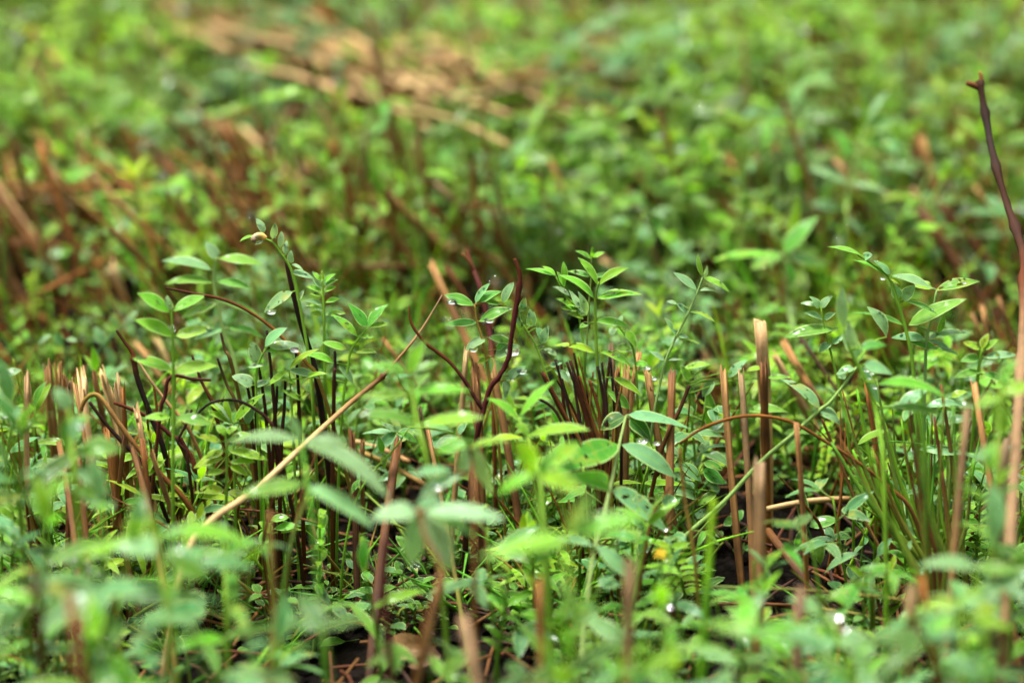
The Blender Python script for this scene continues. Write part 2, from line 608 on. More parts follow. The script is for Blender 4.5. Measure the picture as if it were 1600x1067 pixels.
G1 = "leafy shoots standing sharp in the middle"
shoot("bright green shoot with tiers of opposite leaflets beside pale straw clump",
      [(268, 486), (270, 530), (271, 580), (271, 650), (270, 760)],
      [(265, 488, 214, 458, 24, 'l'), (272, 486, 320, 462, 20, 'l'), (268, 484, 261, 461, 16, 'w'), (268, 525, 210, 500, 24, 'l'), (275, 525, 336, 512, 22, 'l'),
       (268, 579, 206, 560, 20, 'l'), (274, 580, 340, 572, 24, 'l'), (267, 652, 222, 654, 14, 'l'), (274, 652, 332, 664, 20, 'g')], d=0.855, w=6, st='l', group=G1)
shoot("tall soft green shoot with drooping opposite leaflets left of the caterpillar",
      [(337, 405), (334, 440), (340, 475), (350, 520), (365, 560), (374, 610)],
      [(338, 404, 321, 378, 20, 'w'), (330, 422, 252, 408, 18, 'b'), (342, 404, 412, 414, 17, 'g'), (332, 442, 257, 444, 17, 'g'), (340, 440, 396, 453, 15, 'g'),
       (340, 474, 282, 498, 18, 'g'), (348, 473, 407, 497, 11, 'g'), (352, 512, 303, 531, 18, 'b'), (358, 512, 413, 529, 14, 'g')], d=0.94, w=7, st='pstem', group=G1)
shoot("arching shoot tip with a row of small upright silvery leaflets and a caterpillar",
      [(402, 371), (425, 378), (438, 395), (452, 415), (461, 440), (469, 480), (478, 530), (485, 580), (490, 650)],
      [(412, 364, 400, 341, 13, 'w'), (426, 373, 430, 348, 13, 'w'), (437, 387, 440, 361, 12, 'w'), (447, 398, 448, 375, 12, 'w'), (456, 411, 455, 391, 13, 'w'),
       (398, 369, 374, 378, 6, 'l'), (412, 377, 398, 383, 5, 'w'), (455, 413, 475, 424, 6, 'w'), (456, 425, 491, 436, 13, 'w'), (457, 456, 412, 490, 22, 'b'), (467, 470, 476, 452, 9, 'w')],
      d=0.89, w=5, st='l', group=G1)
shoot("upright feathery shoot of many tiny leaflets right of the caterpillar's stem",
      [(504, 436), (505, 460), (506, 490), (507, 560), (508, 610)],
      [(502, 440, 487, 424, 8, 'l'), (507, 440, 525, 428, 8, 'l'), (508, 446, 528, 437, 8, 'l'), (502, 455, 477, 447, 9, 'l'), (508, 456, 526, 448, 8, 'l'),
       (502, 463, 484, 459, 7, 'l'), (503, 476, 474, 470, 9, 'b'), (508, 473, 531, 467, 9, 'l'), (501, 482, 477, 478, 7, 'l'), (503, 493, 483, 487, 11, 'l'), (508, 492, 541, 490, 11, 'l'),
       (506, 438, 503, 422, 7, 'l'), (503, 450, 488, 436, 7, 'b')], d=0.895, w=5, st='l', group=G1)
shoot("branching shoot of narrow leaflets, two spread like a V, above the fallen straw",
      [(575, 512), (562, 527), (548, 550), (542, 585), (535, 640)],
      [(573, 510, 543, 473, 20, 'g'), (576, 510, 608, 475, 17, 'g'), (577, 511, 608, 506, 10, 'l'), (558, 525, 518, 491, 15, 'l'), (561, 525, 585, 527, 9, 'l'),
       (541, 545, 502, 535, 14, 'l'), (555, 551, 590, 551, 9, 'g'), (522, 568, 473, 555, 13, 'l'), (530, 570, 552, 600, 13, 'b'), (500, 592, 484, 579, 8, 'l')], d=0.885, w=4.5, st='l', group=G1)
shoot("low yellow green shoot of slim leaflets under the glaucous round-leaved one",
      [(452, 578), (455, 620), (458, 680)],
      [(453, 576, 500, 545, 13, 'y'), (453, 579, 500, 592, 15, 'b'), (448, 579, 418, 603, 12, 'l'), (470, 592, 512, 584, 9, 'y'), (454, 595, 425, 588, 8, 'y'), (460, 600, 435, 590, 8, 'y'),
       (470, 625, 440, 610, 12, 'l'), (472, 618, 487, 612, 9, 'y')], d=0.88, w=4.5, st='l', group=G1)
shoot("glaucous shoot of broad oval leaflets, one tipped by a hanging drop, beside black stalks",
      [(415, 545), (405, 566), (400, 600), (403, 670)],
      [(414, 541, 449, 512, 20, 'b'), (420, 541, 471, 540, 17, 'b'), (403, 568, 393, 534, 24, 'b'), (413, 569, 387, 574, 10, 'w'), (394, 602, 362, 588, 22, 'b'), (416, 548, 434, 549, 6, 'l'),
       (398, 604, 420, 596, 12, 'b')], d=0.88, w=4.5, st='l', group=G1)
shoot("blurred blue green shoot with small oval leaflets behind the pale straw clump",
      [(205, 503), (180, 520), (160, 541), (142, 570), (136, 630)],
      [(159, 537, 147, 510, 19, 'b'), (177, 517, 178, 489, 19, 'b'), (200, 505, 216, 485, 14, 'b'), (205, 505, 206, 526, 15, 'b'), (163, 541, 179, 577, 14, 'b'), (139, 571, 140, 592, 14, 'd')],
      d=0.98, w=4, st='b', group=G1)
shoot("small dark glaucous shoot bowed over the left end of straw clump",
      [(85, 519), (97, 530), (103, 560), (105, 620)],
      [(80, 523, 59, 539, 9, 'b'), (88, 522, 95, 542, 18, 'b'), (104, 530, 122, 532, 8, 'b')], d=0.97, w=4, st='d', group=G1)
shoot("three-leaflet shoot hung with drops crossed by the dark forked twig",
      [(742, 476), (745, 502), (752, 525), (760, 560), (766, 600), (776, 660)],
      [(741, 477, 694, 461, 19, 'g'), (743, 474, 766, 442, 12, 'b'), (746, 472, 786, 455, 17, 'g'), (786, 472, 803, 441, 17, 'b'), (745, 504, 695, 507, 15, 'g'), (749, 502, 801, 482, 18, 'g'),
       (757, 470, 781, 476, 11, 'g'), (758, 529, 728, 548, 17, 'b'), (763, 527, 801, 536, 15, 'g'), (774, 556, 812, 540, 22, 'b'), (766, 556, 763, 590, 18, 'b'), (790, 595, 822, 572, 16, 'b'),
       (792, 594, 789, 622, 16, 'b'), (776, 546, 793, 534, 12, 'g'), (765, 560, 745, 568, 10, 'y'), (800, 587, 826, 585, 12, 'b')], d=0.895, w=4.5, st='gold', group=G1)
shoot("slanting shoot with round coin-like silvery leaflets right of the dark forked twig",
      [(812, 500), (835, 535), (850, 575), (865, 620), (885, 680)],
      [(828, 511, 829, 481, 19, 'b'), (812, 487, 820, 462, 14, 'b'), (812, 512, 808, 491, 11, 'b'), (847, 537, 857, 509, 18, 'b'), (838, 512, 849, 534, 13, 'b'), (850, 545, 871, 556, 10, 'w'),
       (860, 572, 879, 567, 11, 'b'), (866, 577, 890, 598, 14, 'b')], d=0.885, w=4.5, st='l', group=G1)
shoot("brightest star-shaped shoot of long narrow lime leaflets at the picture's middle",
      [(936, 440), (930, 468), (931, 520), (933, 570), (937, 620), (939, 690)],
      [(928, 466, 872, 430, 15, 'l'), (934, 445, 902, 402, 15, 'l'), (936, 445, 983, 418, 15, 'l'), (932, 466, 1004, 460, 15, 'l'), (930, 502, 984, 511, 14, 'l'), (929, 551, 864, 540, 14, 'y'),
       (937, 550, 990, 576, 13, 'l'), (935, 466, 985, 455, 8, 'y'), (958, 590, 1004, 620, 14, 'y'), (950, 612, 985, 640, 20, 'g'), (938, 600, 916, 592, 10, 'y'), (920, 505, 905, 512, 10, 'l')],
      d=0.885, w=6, st='y', group=G1)
shoot("slender shoot with a tiny three-leaf tip on red stalk behind the lime star",
      [(924, 402), (924, 430), (921, 465), (918, 520), (914, 580)],
      [(923, 404, 898, 392, 8, 'l'), (925, 402, 925, 385, 8, 'l'), (927, 403, 946, 394, 9, 'l'), (921, 432, 886, 424, 11, 'g'), (925, 433, 966, 432, 10, 'g')], d=0.90, w=3.5, st='stem', group=G1)
shoot("bushy lime shoot with crowded upswept leaflets left of the bright star",
      [(869, 433), (882, 460), (900, 482), (909, 520), (913, 580)],
      [(868, 431, 820, 420, 9, 'l'), (868, 430, 847, 416, 8, 'l'), (880, 445, 880, 408, 13, 'l'), (890, 462, 863, 448, 9, 'w'), (906, 480, 866, 466, 10, 'l'), (908, 486, 888, 452, 12, 'w'),
       (900, 487, 878, 470, 10, 'l'), (917, 492, 903, 455, 14, 'w'), (904, 484, 876, 482, 10, 'y'), (882, 448, 870, 424, 10, 'l'), (912, 498, 885, 490, 9, 'y')], d=0.895, w=4, st='l', group=G1)
shoot("pale drop-tipped shoot curling right of the lime star's stem",
      [(960, 500), (968, 512), (985, 535), (992, 560), (996, 620)],
      [(962, 512, 955, 525, 14, 'w'), (978, 518, 994, 542, 18, 'l'), (968, 505, 972, 492, 9, 'w'), (985, 545, 962, 545, 16, 'g'), (992, 570, 1014, 570, 12, 'l'), (990, 584, 1024, 590, 9, 'y')], d=0.905, w=4, st='l', group=G1)
shoot("wiry leaning shoot with small paired folded leaflets right of the lime star",
      [(1098, 433), (1089, 458), (1074, 492), (1057, 525), (1040, 564), (1030, 605), (1020, 660)],
      [(1098, 432, 1090, 396, 10, 'g'), (1099, 434, 1105, 414, 8, 'w'), (1100, 434, 1140, 457, 12, 'l'), (1089, 454, 1051, 425, 14, 'b'), (1092, 454, 1121, 457, 6, 'w'), (1073, 488, 1057, 474, 11, 'b'),
       (1058, 475, 1041, 471, 7, 'w'), (1076, 487, 1118, 504, 7, 'l'), (1057, 524, 1048, 514, 9, 'b'), (1050, 518, 1038, 496, 10, 'b'), (1060, 524, 1078, 530, 9, 'b'), (1070, 530, 1094, 538, 4, 'l'),
       (1039, 563, 1012, 548, 9, 'w'), (1042, 563, 1067, 562, 5, 'w')], d=0.89, w=4.5, st='pstem', group=G1)
shoot("long pale stem with large smooth leaflets in opposite pairs, centre front",
      [(978, 650, 0.87), (968, 693, 0.86), (956, 750, 0.845), (940, 820, 0.83), (926, 870, 0.82), (915, 960, 0.81), (906, 1060, 0.80)],
      [(982, 648, 1078, 670, 20, 'b', 0.87), (976, 651, 938, 672, 26, 'd', 0.87), (984, 654, 1017, 690, 30, 'd', 0.87), (965, 694, 860, 742, 36, 'g', 0.86, 0.82), (972, 695, 1056, 747, 32, 'b', 0.86),
       (953, 762, 1042, 832, 34, 'b', 0.845), (948, 760, 866, 742, 24, 'g', 0.845, 0.80), (927, 853, 850, 846, 13, 'b', 0.82), (930, 852, 985, 908, 26, 'b', 0.82)], w=7, st='pstem')
# right-hand group
shoot("slanting shoot with overlapping rounded leaflets, tip reaching left, right of cut straw",
      [(1340, 398), (1362, 412), (1388, 432), (1402, 470), (1414, 510), (1425, 560), (1430, 620), (1440, 700)],
      [(1345, 399, 1292, 386, 9, 'l'), (1350, 405, 1363, 398, 14, 'b'), (1386, 431, 1325, 406, 9, 'l'), (1391, 429, 1364, 407, 13, 'b'), (1394, 431, 1458, 452, 16, 'b'), (1404, 466, 1396, 446, 20, 'b'),
       (1412, 470, 1430, 446, 20, 'b'), (1405, 470, 1466, 492, 9, 'g'), (1412, 508, 1330, 489, 11, 'g'), (1390, 435, 1410, 446, 8, 'y')], d=0.89, w=6.5, st='l', group=G1)
shoot("tall right-hand shoot with long wet leaflets pointing right like a flag",
      [(1463, 454), (1455, 500), (1448, 530), (1445, 600), (1443, 690)],
      [(1462, 454, 1532, 440, 19, 'g'), (1456, 450, 1425, 447, 17, 'l'), (1420, 508, 1511, 467, 25, 'g'), (1444, 529, 1392, 528, 17, 'b'), (1450, 530, 1517, 521, 14, 'b'), (1422, 534, 1466, 546, 16, 'g'),
       (1450, 532, 1486, 548, 10, 'b'), (1466, 520, 1475, 490, 14, 'g'), (1449, 545, 1500, 556, 8, 'g')], d=0.895, w=5.5, st='pstem', group=G1)
shoot("blurred glaucous shoot with upright blade-like leaflets before the right-hand group",
      [(1317, 512, 0.84), (1332, 555, 0.84), (1350, 590, 0.84), (1368, 640, 0.84), (1380, 720, 0.83)],
      [(1318, 512, 1316, 448, 22, 'b', 0.84), (1340, 568, 1314, 521, 26, 'b', 0.85), (1385, 527, 1354, 479, 22, 'b', 0.875), (1335, 545, 1325, 500, 20, 'w', 0.84), (1345, 545, 1385, 540, 16, 'g', 0.83),
       (1370, 600, 1480, 622, 18, 'l', 0.83), (1350, 570, 1395, 585, 22, 'b', 0.84), (1408, 640, 1452, 606, 24, 'b', 0.85), (1392, 638, 1474, 650, 16, 'g', 0.83)], w=7, st='l', group=G1)
shoot("small round-leaved shoot right of the tall cut straw",
      [(1283, 482), (1290, 520), (1298, 550), (1310, 600), (1325, 680)],
      [(1280, 481, 1264, 463, 14, 'b'), (1283, 481, 1301, 462, 13, 'b'), (1279, 478, 1250, 474, 9, 'w'), (1285, 500, 1257, 489, 11, 'b'), (1288, 499, 1306, 489, 11, 'b'), (1298, 536, 1280, 551, 14, 'b'),
       (1301, 537, 1318, 527, 12, 'b'), (1305, 515, 1225, 528, 20, 'g'), (1292, 520, 1312, 513, 10, 'g'), (1322, 590, 1306, 586, 14, 'b')], d=0.895, w=4.5, st='l', group=G1)
shoot("thick green diagonal stem with two smooth leaflets crossing the brown arching stem",
      [(1340, 572), (1300, 625), (1280, 641), (1240, 678), (1190, 720), (1130, 785), (1060, 850)],
      [(1281, 639, 1218, 592, 20, 'b'), (1282, 641, 1312, 663, 22, 'b'), (1342, 572, 1374, 632, 20, 'b'), (1335, 575, 1306, 586, 14, 'b'), (1341, 566, 1352, 540, 12, 'b')], d=0.87, w=7.5, st='pstem', group=G1)
shoot("clean green shoot of pointed oval leaflets on bare soil below the arch",
      [(1258, 817), (1266, 835), (1272, 860), (1276, 900)],
      [(1257, 817, 1256, 766, 21, 'd'), (1265, 822, 1312, 811, 22, 'g'), (1259, 825, 1242, 862, 17, 'd'), (1287, 838, 1331, 840, 16, 'd'), (1283, 846, 1282, 882, 19, 'g'), (1300, 855, 1328, 856, 8, 'd')],
      d=0.91, w=3.5, st='d')
shoot("bent little shoot with bar-shaped leaflets low on the right",
      [(1345, 866), (1372, 885), (1390, 920), (1385, 960)],
      [(1342, 864, 1288, 896, 12, 'b'), (1372, 868, 1395, 839, 14, 'b'), (1362, 902, 1374, 868, 17, 'g'), (1382, 935, 1402, 898, 16, 'l'), (1352, 905, 1320, 880, 12, 'y'), (1390, 960, 1416, 925, 16, 'l')],
      d=0.865, w=4, st='d')
shoot("single drooping wet leaf spray above the rush tuft",
      [(1470, 640), (1462, 665), (1460, 720), (1455, 790)],
      [(1446, 636, 1508, 634, 15, 'b'), (1486, 620, 1512, 612, 12, 'y'), (1436, 702, 1505, 709, 17, 'b'), (1488, 700, 1502, 690, 8, 'l'), (1462, 640, 1500, 643, 8, 'y'), (1340, 695, 1388, 672, 11, 'y')], d=0.875, w=4, st='g')
shoot("yellow green leaf tuft at the right edge behind the tall stalk",
      [(1535, 545), (1530, 570), (1525, 620)],
      [(1532, 545, 1505, 535, 14, 'y'), (1535, 545, 1545, 520, 12, 'y'), (1535, 548, 1560, 530, 12, 'y'), (1530, 560, 1500, 565, 16, 'g'), (1538, 558, 1590, 555, 14, 'b'), (1533, 580, 1490, 590, 14, 'g'), (1536, 585, 1580, 600, 14, 'g')], d=0.92, w=6, st='y')
# left edge
shoot("wet leaf pair poking in at the left edge above the pale flat straw",
      [(40, 655), (20, 665), (10, 720)], [(33, 578, -6, 592, 15, 'b'), (41, 657, -8, 646, 17, 'b'), (70, 664, 20, 668, 13, 'l')], d=0.86, w=4, st='l')
shoot("little upright rosette of narrow leaflets left of the straw clump base",
      [(72, 757), (70, 780), (68, 830)],
      [(71, 757, 72, 704, 13, 'g'), (74, 757, 106, 724, 10, 'l'), (71, 757, 60, 727, 9, 'g'), (69, 760, 62, 740, 9, 'g'), (73, 745, 92, 715, 8, 'l'), (68, 775, 80, 798, 8, 'g')], d=0.875, w=4, st='l')
shoot("lime shoot with stacked tiers of folded leaflets below the black arched stem",
      [(352, 672), (354, 700), (354, 760), (353, 830)],
      [(346, 690, 306, 681, 13, 'y'), (348, 706, 318, 716, 16, 'y'), (349, 716, 302, 732, 18, 'y'), (358, 704, 419, 719, 16, 'y'), (360, 722, 400, 722, 15, 'y'), (360, 728, 388, 744, 14, 'y'),
       (350, 766, 302, 771, 17, 'y'), (356, 768, 388, 778, 14, 'y'), (358, 690, 394, 678, 16, 'y'), (352, 680, 338, 664, 14, 'l'), (355, 676, 372, 668, 12, 'y'), (350, 735, 318, 742, 12, 'l')], d=0.865, w=5, st='y')
shoot("shoot of paired upswept leaflets like rabbit ears under the glaucous shoot",
      [(365, 662), (365, 690), (366, 740)],
      [(363, 660, 324, 630, 11, 'y'), (363, 662, 318, 642, 11, 'l'), (366, 660, 414, 614, 17, 'y'), (368, 658, 398, 634, 11, 'y'), (385, 662, 400, 634, 20, 'b'), (362, 658, 352, 618, 14, 'l'), (362, 660, 330, 626, 8, 'w')],
      d=0.88, w=4.5, st='l')
shoot("thin criss-crossing shoot with small veined leaflets under the blurred centre leaves",
      [(640, 668), (612, 706), (582, 738), (556, 782), (540, 850)],
      [(612, 674, 564, 678, 9, 'b'), (622, 677, 652, 692, 13, 'g'), (597, 708, 591, 680, 13, 'g'), (600, 710, 599, 734, 13, 'g'), (716, 682, 679, 699, 16, 'b'), (718, 679, 730, 660, 12, 'b'), (620, 674, 596, 662, 9, 'b'),
       (562, 748, 548, 772, 10, 'g'), (572, 736, 590, 770, 8, 'd')], d=0.875, w=4, st='l')
shoot("bluish low shoot of three oval leaflets on dark soil, bottom centre left",
      [(520, 946, 0.86), (500, 955, 0.86), (478, 964, 0.86), (440, 990, 0.84), (400, 1040, 0.82)],
      [(482, 965, 508, 988, 15, 'b', 0.86), (476, 959, 468, 932, 18, 'd', 0.86), (514, 944, 494, 914, 15, 'b', 0.86), (520, 948, 544, 971, 17, 'b', 0.86)], w=4, st='l')
shoot("yellow green rounded leaf sprig above the dark soil, centre left",
      [(422, 835), (425, 870), (426, 920)], [(424, 832, 404, 815, 16, 'l'), (420, 838, 405, 848, 22, 'l'), (428, 826, 470, 822, 14, 'l'), (430, 832, 472, 828, 10, 'y'), (424, 812, 452, 808, 14, 'l')], d=0.875, w=4, st='y')
shoot("small shoot with thick green leaflets below the wiry shoot",
      [(1070, 600), (1078, 640), (1085, 700)],
      [(1110, 570, 1062, 580, 9, 'l'), (1078, 596, 1062, 570, 16, 'g'), (1083, 652, 1080, 600, 18, 'd'), (1108, 668, 1104, 605, 26, 'g'), (1115, 595, 1098, 620, 18, 'b'), (1138, 590, 1168, 562, 15, 'b'), (1170, 642, 1232, 645, 16, 'g'),
       (1165, 580, 1205, 576, 8, 'y'), (1200, 590, 1238, 590, 9, 'l')], d=0.915, w=4.5, st='l')
shoot("cluster of wet oval leaflets low between the red stubs and the front straw",
      [(1090, 745), (1085, 770), (1082, 820)],
      [(1064, 725, 1096, 752, 22, 'b'), (1098, 735, 1134, 756, 24, 'g'), (1050, 760, 1088, 780, 30, 'b'), (1040, 700, 1060, 715, 18, 'b'), (1100, 722, 1130, 735, 16, 'g'), (1120, 770, 1090, 790, 16, 'g'), (1070, 750, 1050, 738, 14, 'b')], d=0.895, w=4, st='l')
shoot("folded drooping leaflets hanging near the small yellow flower",
      [(1020, 820), (1022, 850), (1020, 900)],
      [(1012, 822, 985, 850, 16, 'g'), (1035, 822, 1060, 830, 18, 'g'), (1024, 826, 1046, 862, 14, 'g'), (1000, 820, 970, 842, 15, 'g'), (1018, 815, 1005, 795, 16, 'b'), (1024, 812, 1034, 795, 14, 'b')], d=0.875, w=4, st='l')

# blurred, nearer the lens
GF_ = "blurred leafy shoots close to the camera"
shoot("blurred pale green cross of broad leaflets, centre front, above the long pale stem",
      [(838, 738, 0.76), (842, 780, 0.755), (850, 860, 0.75)],
      [(834, 738, 803, 690, 34, 'l', 0.76, 0.75), (836, 740, 778, 772, 22, 'l', 0.76), (842, 738, 905, 690, 26, 'l', 0.76, 0.78), (842, 742, 915, 772, 24, 'l', 0.76, 0.74), (846, 745, 872, 700, 18, 'g', 0.76)], w=8, st='l', group=GF_)
shoot("lime shoot with two leaflets raised in a wide V before the dark twig's foot",
      [(811, 655, 0.84), (824, 682, 0.835), (836, 720, 0.83), (848, 780, 0.82)],
      [(810, 655, 760, 622, 14, 'l', 0.84), (812, 652, 867, 594, 14, 'l', 0.84), (826, 680, 922, 672, 17, 'l', 0.835, 0.82), (826, 680, 806, 660, 14, 'y', 0.835), (818, 684, 754, 694, 11, 'y', 0.85)], w=7, st='l', group=GF_)
shoot("blurred lime shoot with tiers of arched leaflets over the fallen straw",
      [(640, 575, 0.80), (644, 612, 0.80), (652, 664, 0.795), (668, 730, 0.79)],
      [(634, 580, 568, 572, 20, 'l', 0.80), (640, 584, 664, 532, 26, 'l', 0.80), (646, 614, 735, 612, 20, 'l', 0.80), (638, 616, 560, 622, 18, 'l', 0.80), (656, 664, 757, 652, 22, 'l', 0.795), (650, 664, 560, 648, 20, 'g', 0.795), (646, 580, 690, 565, 12, 'g', 0.81)],
      w=7, st='l', group=GF_)
shoot("blurred whitish wet shoot with finger-like drooping leaflets, centre front",
      [(655, 795, 0.755), (665, 840, 0.75), (690, 900, 0.745), (660, 1000, 0.74)],
      [(650, 798, 578, 812, 34, 'w', 0.755), (648, 802, 640, 884, 42, 'w', 0.755), (660, 802, 705, 892, 42, 'w', 0.755), (668, 798, 790, 812, 28, 'w', 0.755), (650, 795, 690, 780, 20, 'b', 0.76), (662, 796, 740, 838, 24, 'b', 0.755)], w=8, st='brown', group=GF_)
shoot("blurred shoot with wet silvery leaflets hanging in a pair, above centre front",
      [(735, 696, 0.795), (738, 730, 0.79), (740, 800, 0.78)],
      [(732, 698, 716, 746, 28, 'w', 0.795), (740, 697, 770, 772, 28, 'w', 0.795), (720, 744, 656, 776, 24, 'w', 0.785), (706, 735, 644, 742, 16, 'b', 0.785), (730, 694, 680, 708, 24, 'l', 0.79), (735, 700, 800, 690, 12, 'l', 0.79)], w=7, st='brown', group=GF_)
shoot("blurred glaucous shoot with downcurved leaflets before the fallen straw's middle",
      [(470, 690, 0.775), (478, 740, 0.77), (490, 830, 0.765)],
      [(472, 690, 608, 780, 26, 'b', 0.775), (468, 690, 352, 694, 16, 'b', 0.775), (474, 692, 545, 690, 18, 'b', 0.775), (478, 760, 585, 828, 28, 'b', 0.77), (474, 756, 370, 776, 24, 'g', 0.77), (470, 688, 452, 645, 16, 'w', 0.775)], w=7, st='g', group=GF_)
shoot("blurred bright shoot hiding part of the pale straw clump",
      [(108, 640, 0.775), (112, 690, 0.77), (118, 760, 0.765)],
      [(106, 640, 86, 606, 26, 'b', 0.775), (108, 642, 104, 712, 32, 'g', 0.775), (114, 660, 140, 655, 18, 'l', 0.775), (116, 712, 192, 702, 34, 'g', 0.77), (112, 690, 130, 650, 28, 'b', 0.77), (116, 730, 170, 775, 28, 'b', 0.77), (112, 745, 60, 790, 24, 'l', 0.765),
       (116, 760, 175, 800, 18, 'g', 0.765)], w=8, st='l', group=GF_)
shoot("blurred green shoot with level strap leaflets across the bottom of the fallen straw",
      [(245, 835, 0.73), (250, 880, 0.725), (262, 960, 0.72)],
      [(240, 838, 120, 872, 24, 'l', 0.73), (250, 836, 400, 856, 26, 'l', 0.73), (246, 836, 232, 795, 22, 'l', 0.735), (250, 840, 300, 830, 20, 'b', 0.73), (244, 850, 208, 862, 36, 'b', 0.725), (255, 870, 330, 905, 30, 'g', 0.725), (248, 868, 170, 855, 26, 'b', 0.725)],
      w=8, st='l', group=GF_)
shoot("blurred grey green oval leaf pair standing behind the fallen straw's lower end",
      [(352, 850, 0.79), (352, 900, 0.785), (354, 960, 0.78)], [(352, 850, 350, 812, 26, 'b', 0.79), (354, 860, 410, 845, 20, 'g', 0.79), (350, 862, 300, 870, 16, 'g', 0.79)], w=6, st='l', group=GF_)
shoot("blurred long lime leaf sweeping level right of the whitish wet shoot",
      [(880, 842, 0.70), (885, 890, 0.695), (892, 960, 0.69)], [(882, 840, 750, 872, 30, 'l', 0.70), (884, 838, 1010, 806, 30, 'l', 0.70), (882, 846, 820, 890, 24, 'g', 0.70), (886, 842, 930, 770, 20, 'g', 0.70)], w=8, st='l', group=GF_)
shoot("blurred level leaf resting across the front of the rush tuft",
      [(1520, 885, 0.75), (1530, 930, 0.745), (1540, 1010, 0.74)], [(1525, 885, 1434, 884, 26, 'b', 0.75), (1528, 886, 1548, 922, 16, 'b', 0.75), (1522, 884, 1600, 895, 22, 'g', 0.75)], w=6, st='l', group=GF_)
shoot("blurred yellow shoot with downturned leaflets at the lower right",
      [(1500, 940, 0.725), (1502, 980, 0.72), (1505, 1040, 0.715)],
      [(1496, 942, 1440, 948, 18, 'y', 0.725), (1504, 942, 1560, 955, 18, 'y', 0.725), (1500, 940, 1535, 930, 18, 'y', 0.725), (1502, 962, 1585, 985, 18, 'y', 0.72), (1496, 965, 1450, 985, 20, 'l', 0.72), (1505, 945, 1535, 940, 16, 'b', 0.72)], w=7, st='y', group=GF_)
shoot("blurred tall leaf spray in front of the right-hand straws",
      [(1565, 610, 0.77), (1560, 680, 0.765), (1556, 780, 0.76)],
      [(1562, 620, 1522, 640, 20, 'l', 0.77), (1568, 615, 1610, 600, 24, 'l', 0.77), (1560, 630, 1570, 680, 30, 'l', 0.77), (1556, 690, 1540, 740, 26, 'l', 0.765), (1548, 755, 1545, 860, 44, 'b', 0.755), (1562, 700, 1520, 720, 20, 'b', 0.765), (1560, 600, 1590, 560, 18, 'l', 0.775)], w=8, st='l', group=GF_)
shoot("blurred wet shoot holding a big bright drop, lower right of centre",
      [(1290, 960, 0.765), (1310, 1000, 0.76), (1330, 1060, 0.755)],
      [(1288, 960, 1312, 985, 26, 'w', 0.765), (1284, 958, 1230, 935, 24, 'b', 0.765), (1310, 1000, 1370, 1020, 40, 'b', 0.76), (1305, 1000, 1250, 1020, 30, 'b', 0.76), (1240, 965, 1228, 1005, 34, 'w', 0.76), (1330, 1005, 1350, 1050, 36, 'b', 0.755)], w=6, st='l', group=GF_)
# behind the sharp band
GB_ = "softly blurred shoots just behind the sharp plants"
shoot("big blurred plant with broad pointed leaves behind the tall cut straw",
      [(1224, 398, 1.03), (1226, 440, 1.03), (1232, 480, 1.03), (1240, 520, 1.02)],
      [(1226, 396, 1280, 338, 28, 'g', 1.03), (1222, 398, 1172, 422, 26, 'g', 1.03), (1230, 385, 1246, 298, 20, 'l', 1.04), (1216, 400, 1112, 408, 16, 'l', 1.02), (1228, 400, 1290, 420, 20, 'd', 1.04), (1230, 410, 1240, 450, 16, 'g', 1.02)], w=11, st='pstem', group=GB_)
shoot("tall blurred plant with sparse narrow leaves, upper right, near the dark stalk",
      [(1352, 200, 1.09), (1338, 250, 1.09), (1326, 300, 1.09), (1318, 370, 1.08)],
      [(1352, 198, 1350, 148, 14, 'g', 1.09), (1358, 195, 1389, 143, 10, 'w', 1.09), (1362, 195, 1398, 188, 18, 'g', 1.09), (1332, 245, 1298, 200, 24, 'g', 1.10), (1355, 215, 1388, 245, 14, 'g', 1.09), (1324, 288, 1262, 265, 18, 'b', 1.09), (1330, 288, 1390, 306, 14, 'b', 1.08),
       (1336, 250, 1382, 276, 10, 'g', 1.09), (1322, 330, 1260, 320, 18, 'b', 1.10), (1320, 340, 1350, 372, 12, 'b', 1.08)], w=9, st='pstem', group=GB_)
shoot("blurred grey green curved leaf pair at far left behind the dark hollow",
      [(72, 400, 1.10), (75, 440, 1.09), (80, 500, 1.08)], [(70, 402, 108, 398, 16, 'b', 1.10), (66, 404, 84, 440, 20, 'b', 1.09), (75, 420, 40, 410, 14, 'g', 1.10), (76, 420, 110, 440, 12, 'g', 1.1)], w=5, st='l', group=GB_)
shoot("blurred lime shrub-like plant behind the caterpillar shoot",
      [(310, 385, 1.05), (312, 430, 1.04), (315, 500, 1.02)], [(308, 385, 260, 365, 26, 'y', 1.05), (312, 384, 320, 350, 20, 'y', 1.05), (314, 386, 340, 425, 22, 'y', 1.04), (305, 390, 258, 420, 22, 'y', 1.04), (314, 390, 350, 370, 18, 'l', 1.06)], w=6, st='y', group=GB_)

# ------------------------------------------------------------------ stalks, straws and twigs
def px_path(pts, d):
    return [at(p[0], p[1], p[2] if len(p) > 2 else d) for p in pts]


def stalk(name, label, cat, pts, w, cols, d=0.89, mat=None, ground_it=True, group=None, n=9, rough=0.18, knots=()):
    """a bent stem through the points; w = widths in pixels from first to last point"""
    P = px_path(pts, d)
    if ground_it: P = to_ground(P)
    path = smooth_path(P, 5)
    base = min(path, key=lambda q: q[2])
    w = w if isinstance(w, (list, tuple)) else [w, w]
    mb = MB()
    m = len(path)
    rad = np.interp(np.linspace(0, 1, m), np.linspace(0, 1, len(w)), w) * K * d * 0.5
    for kn in knots:
        i0 = int(kn * (m - 1)); rad[i0] *= 1.55
        if i0 + 1 < m: rad[i0 + 1] *= 1.2
    tube_geo(mb, path, list(rad), [T[c] for c in cols], n=n, rough=rough)
    o = link(name, mb.mesh(name, mat or M_TWIG, base), None, tuple(base))
    return tag(o, label, cat, group)


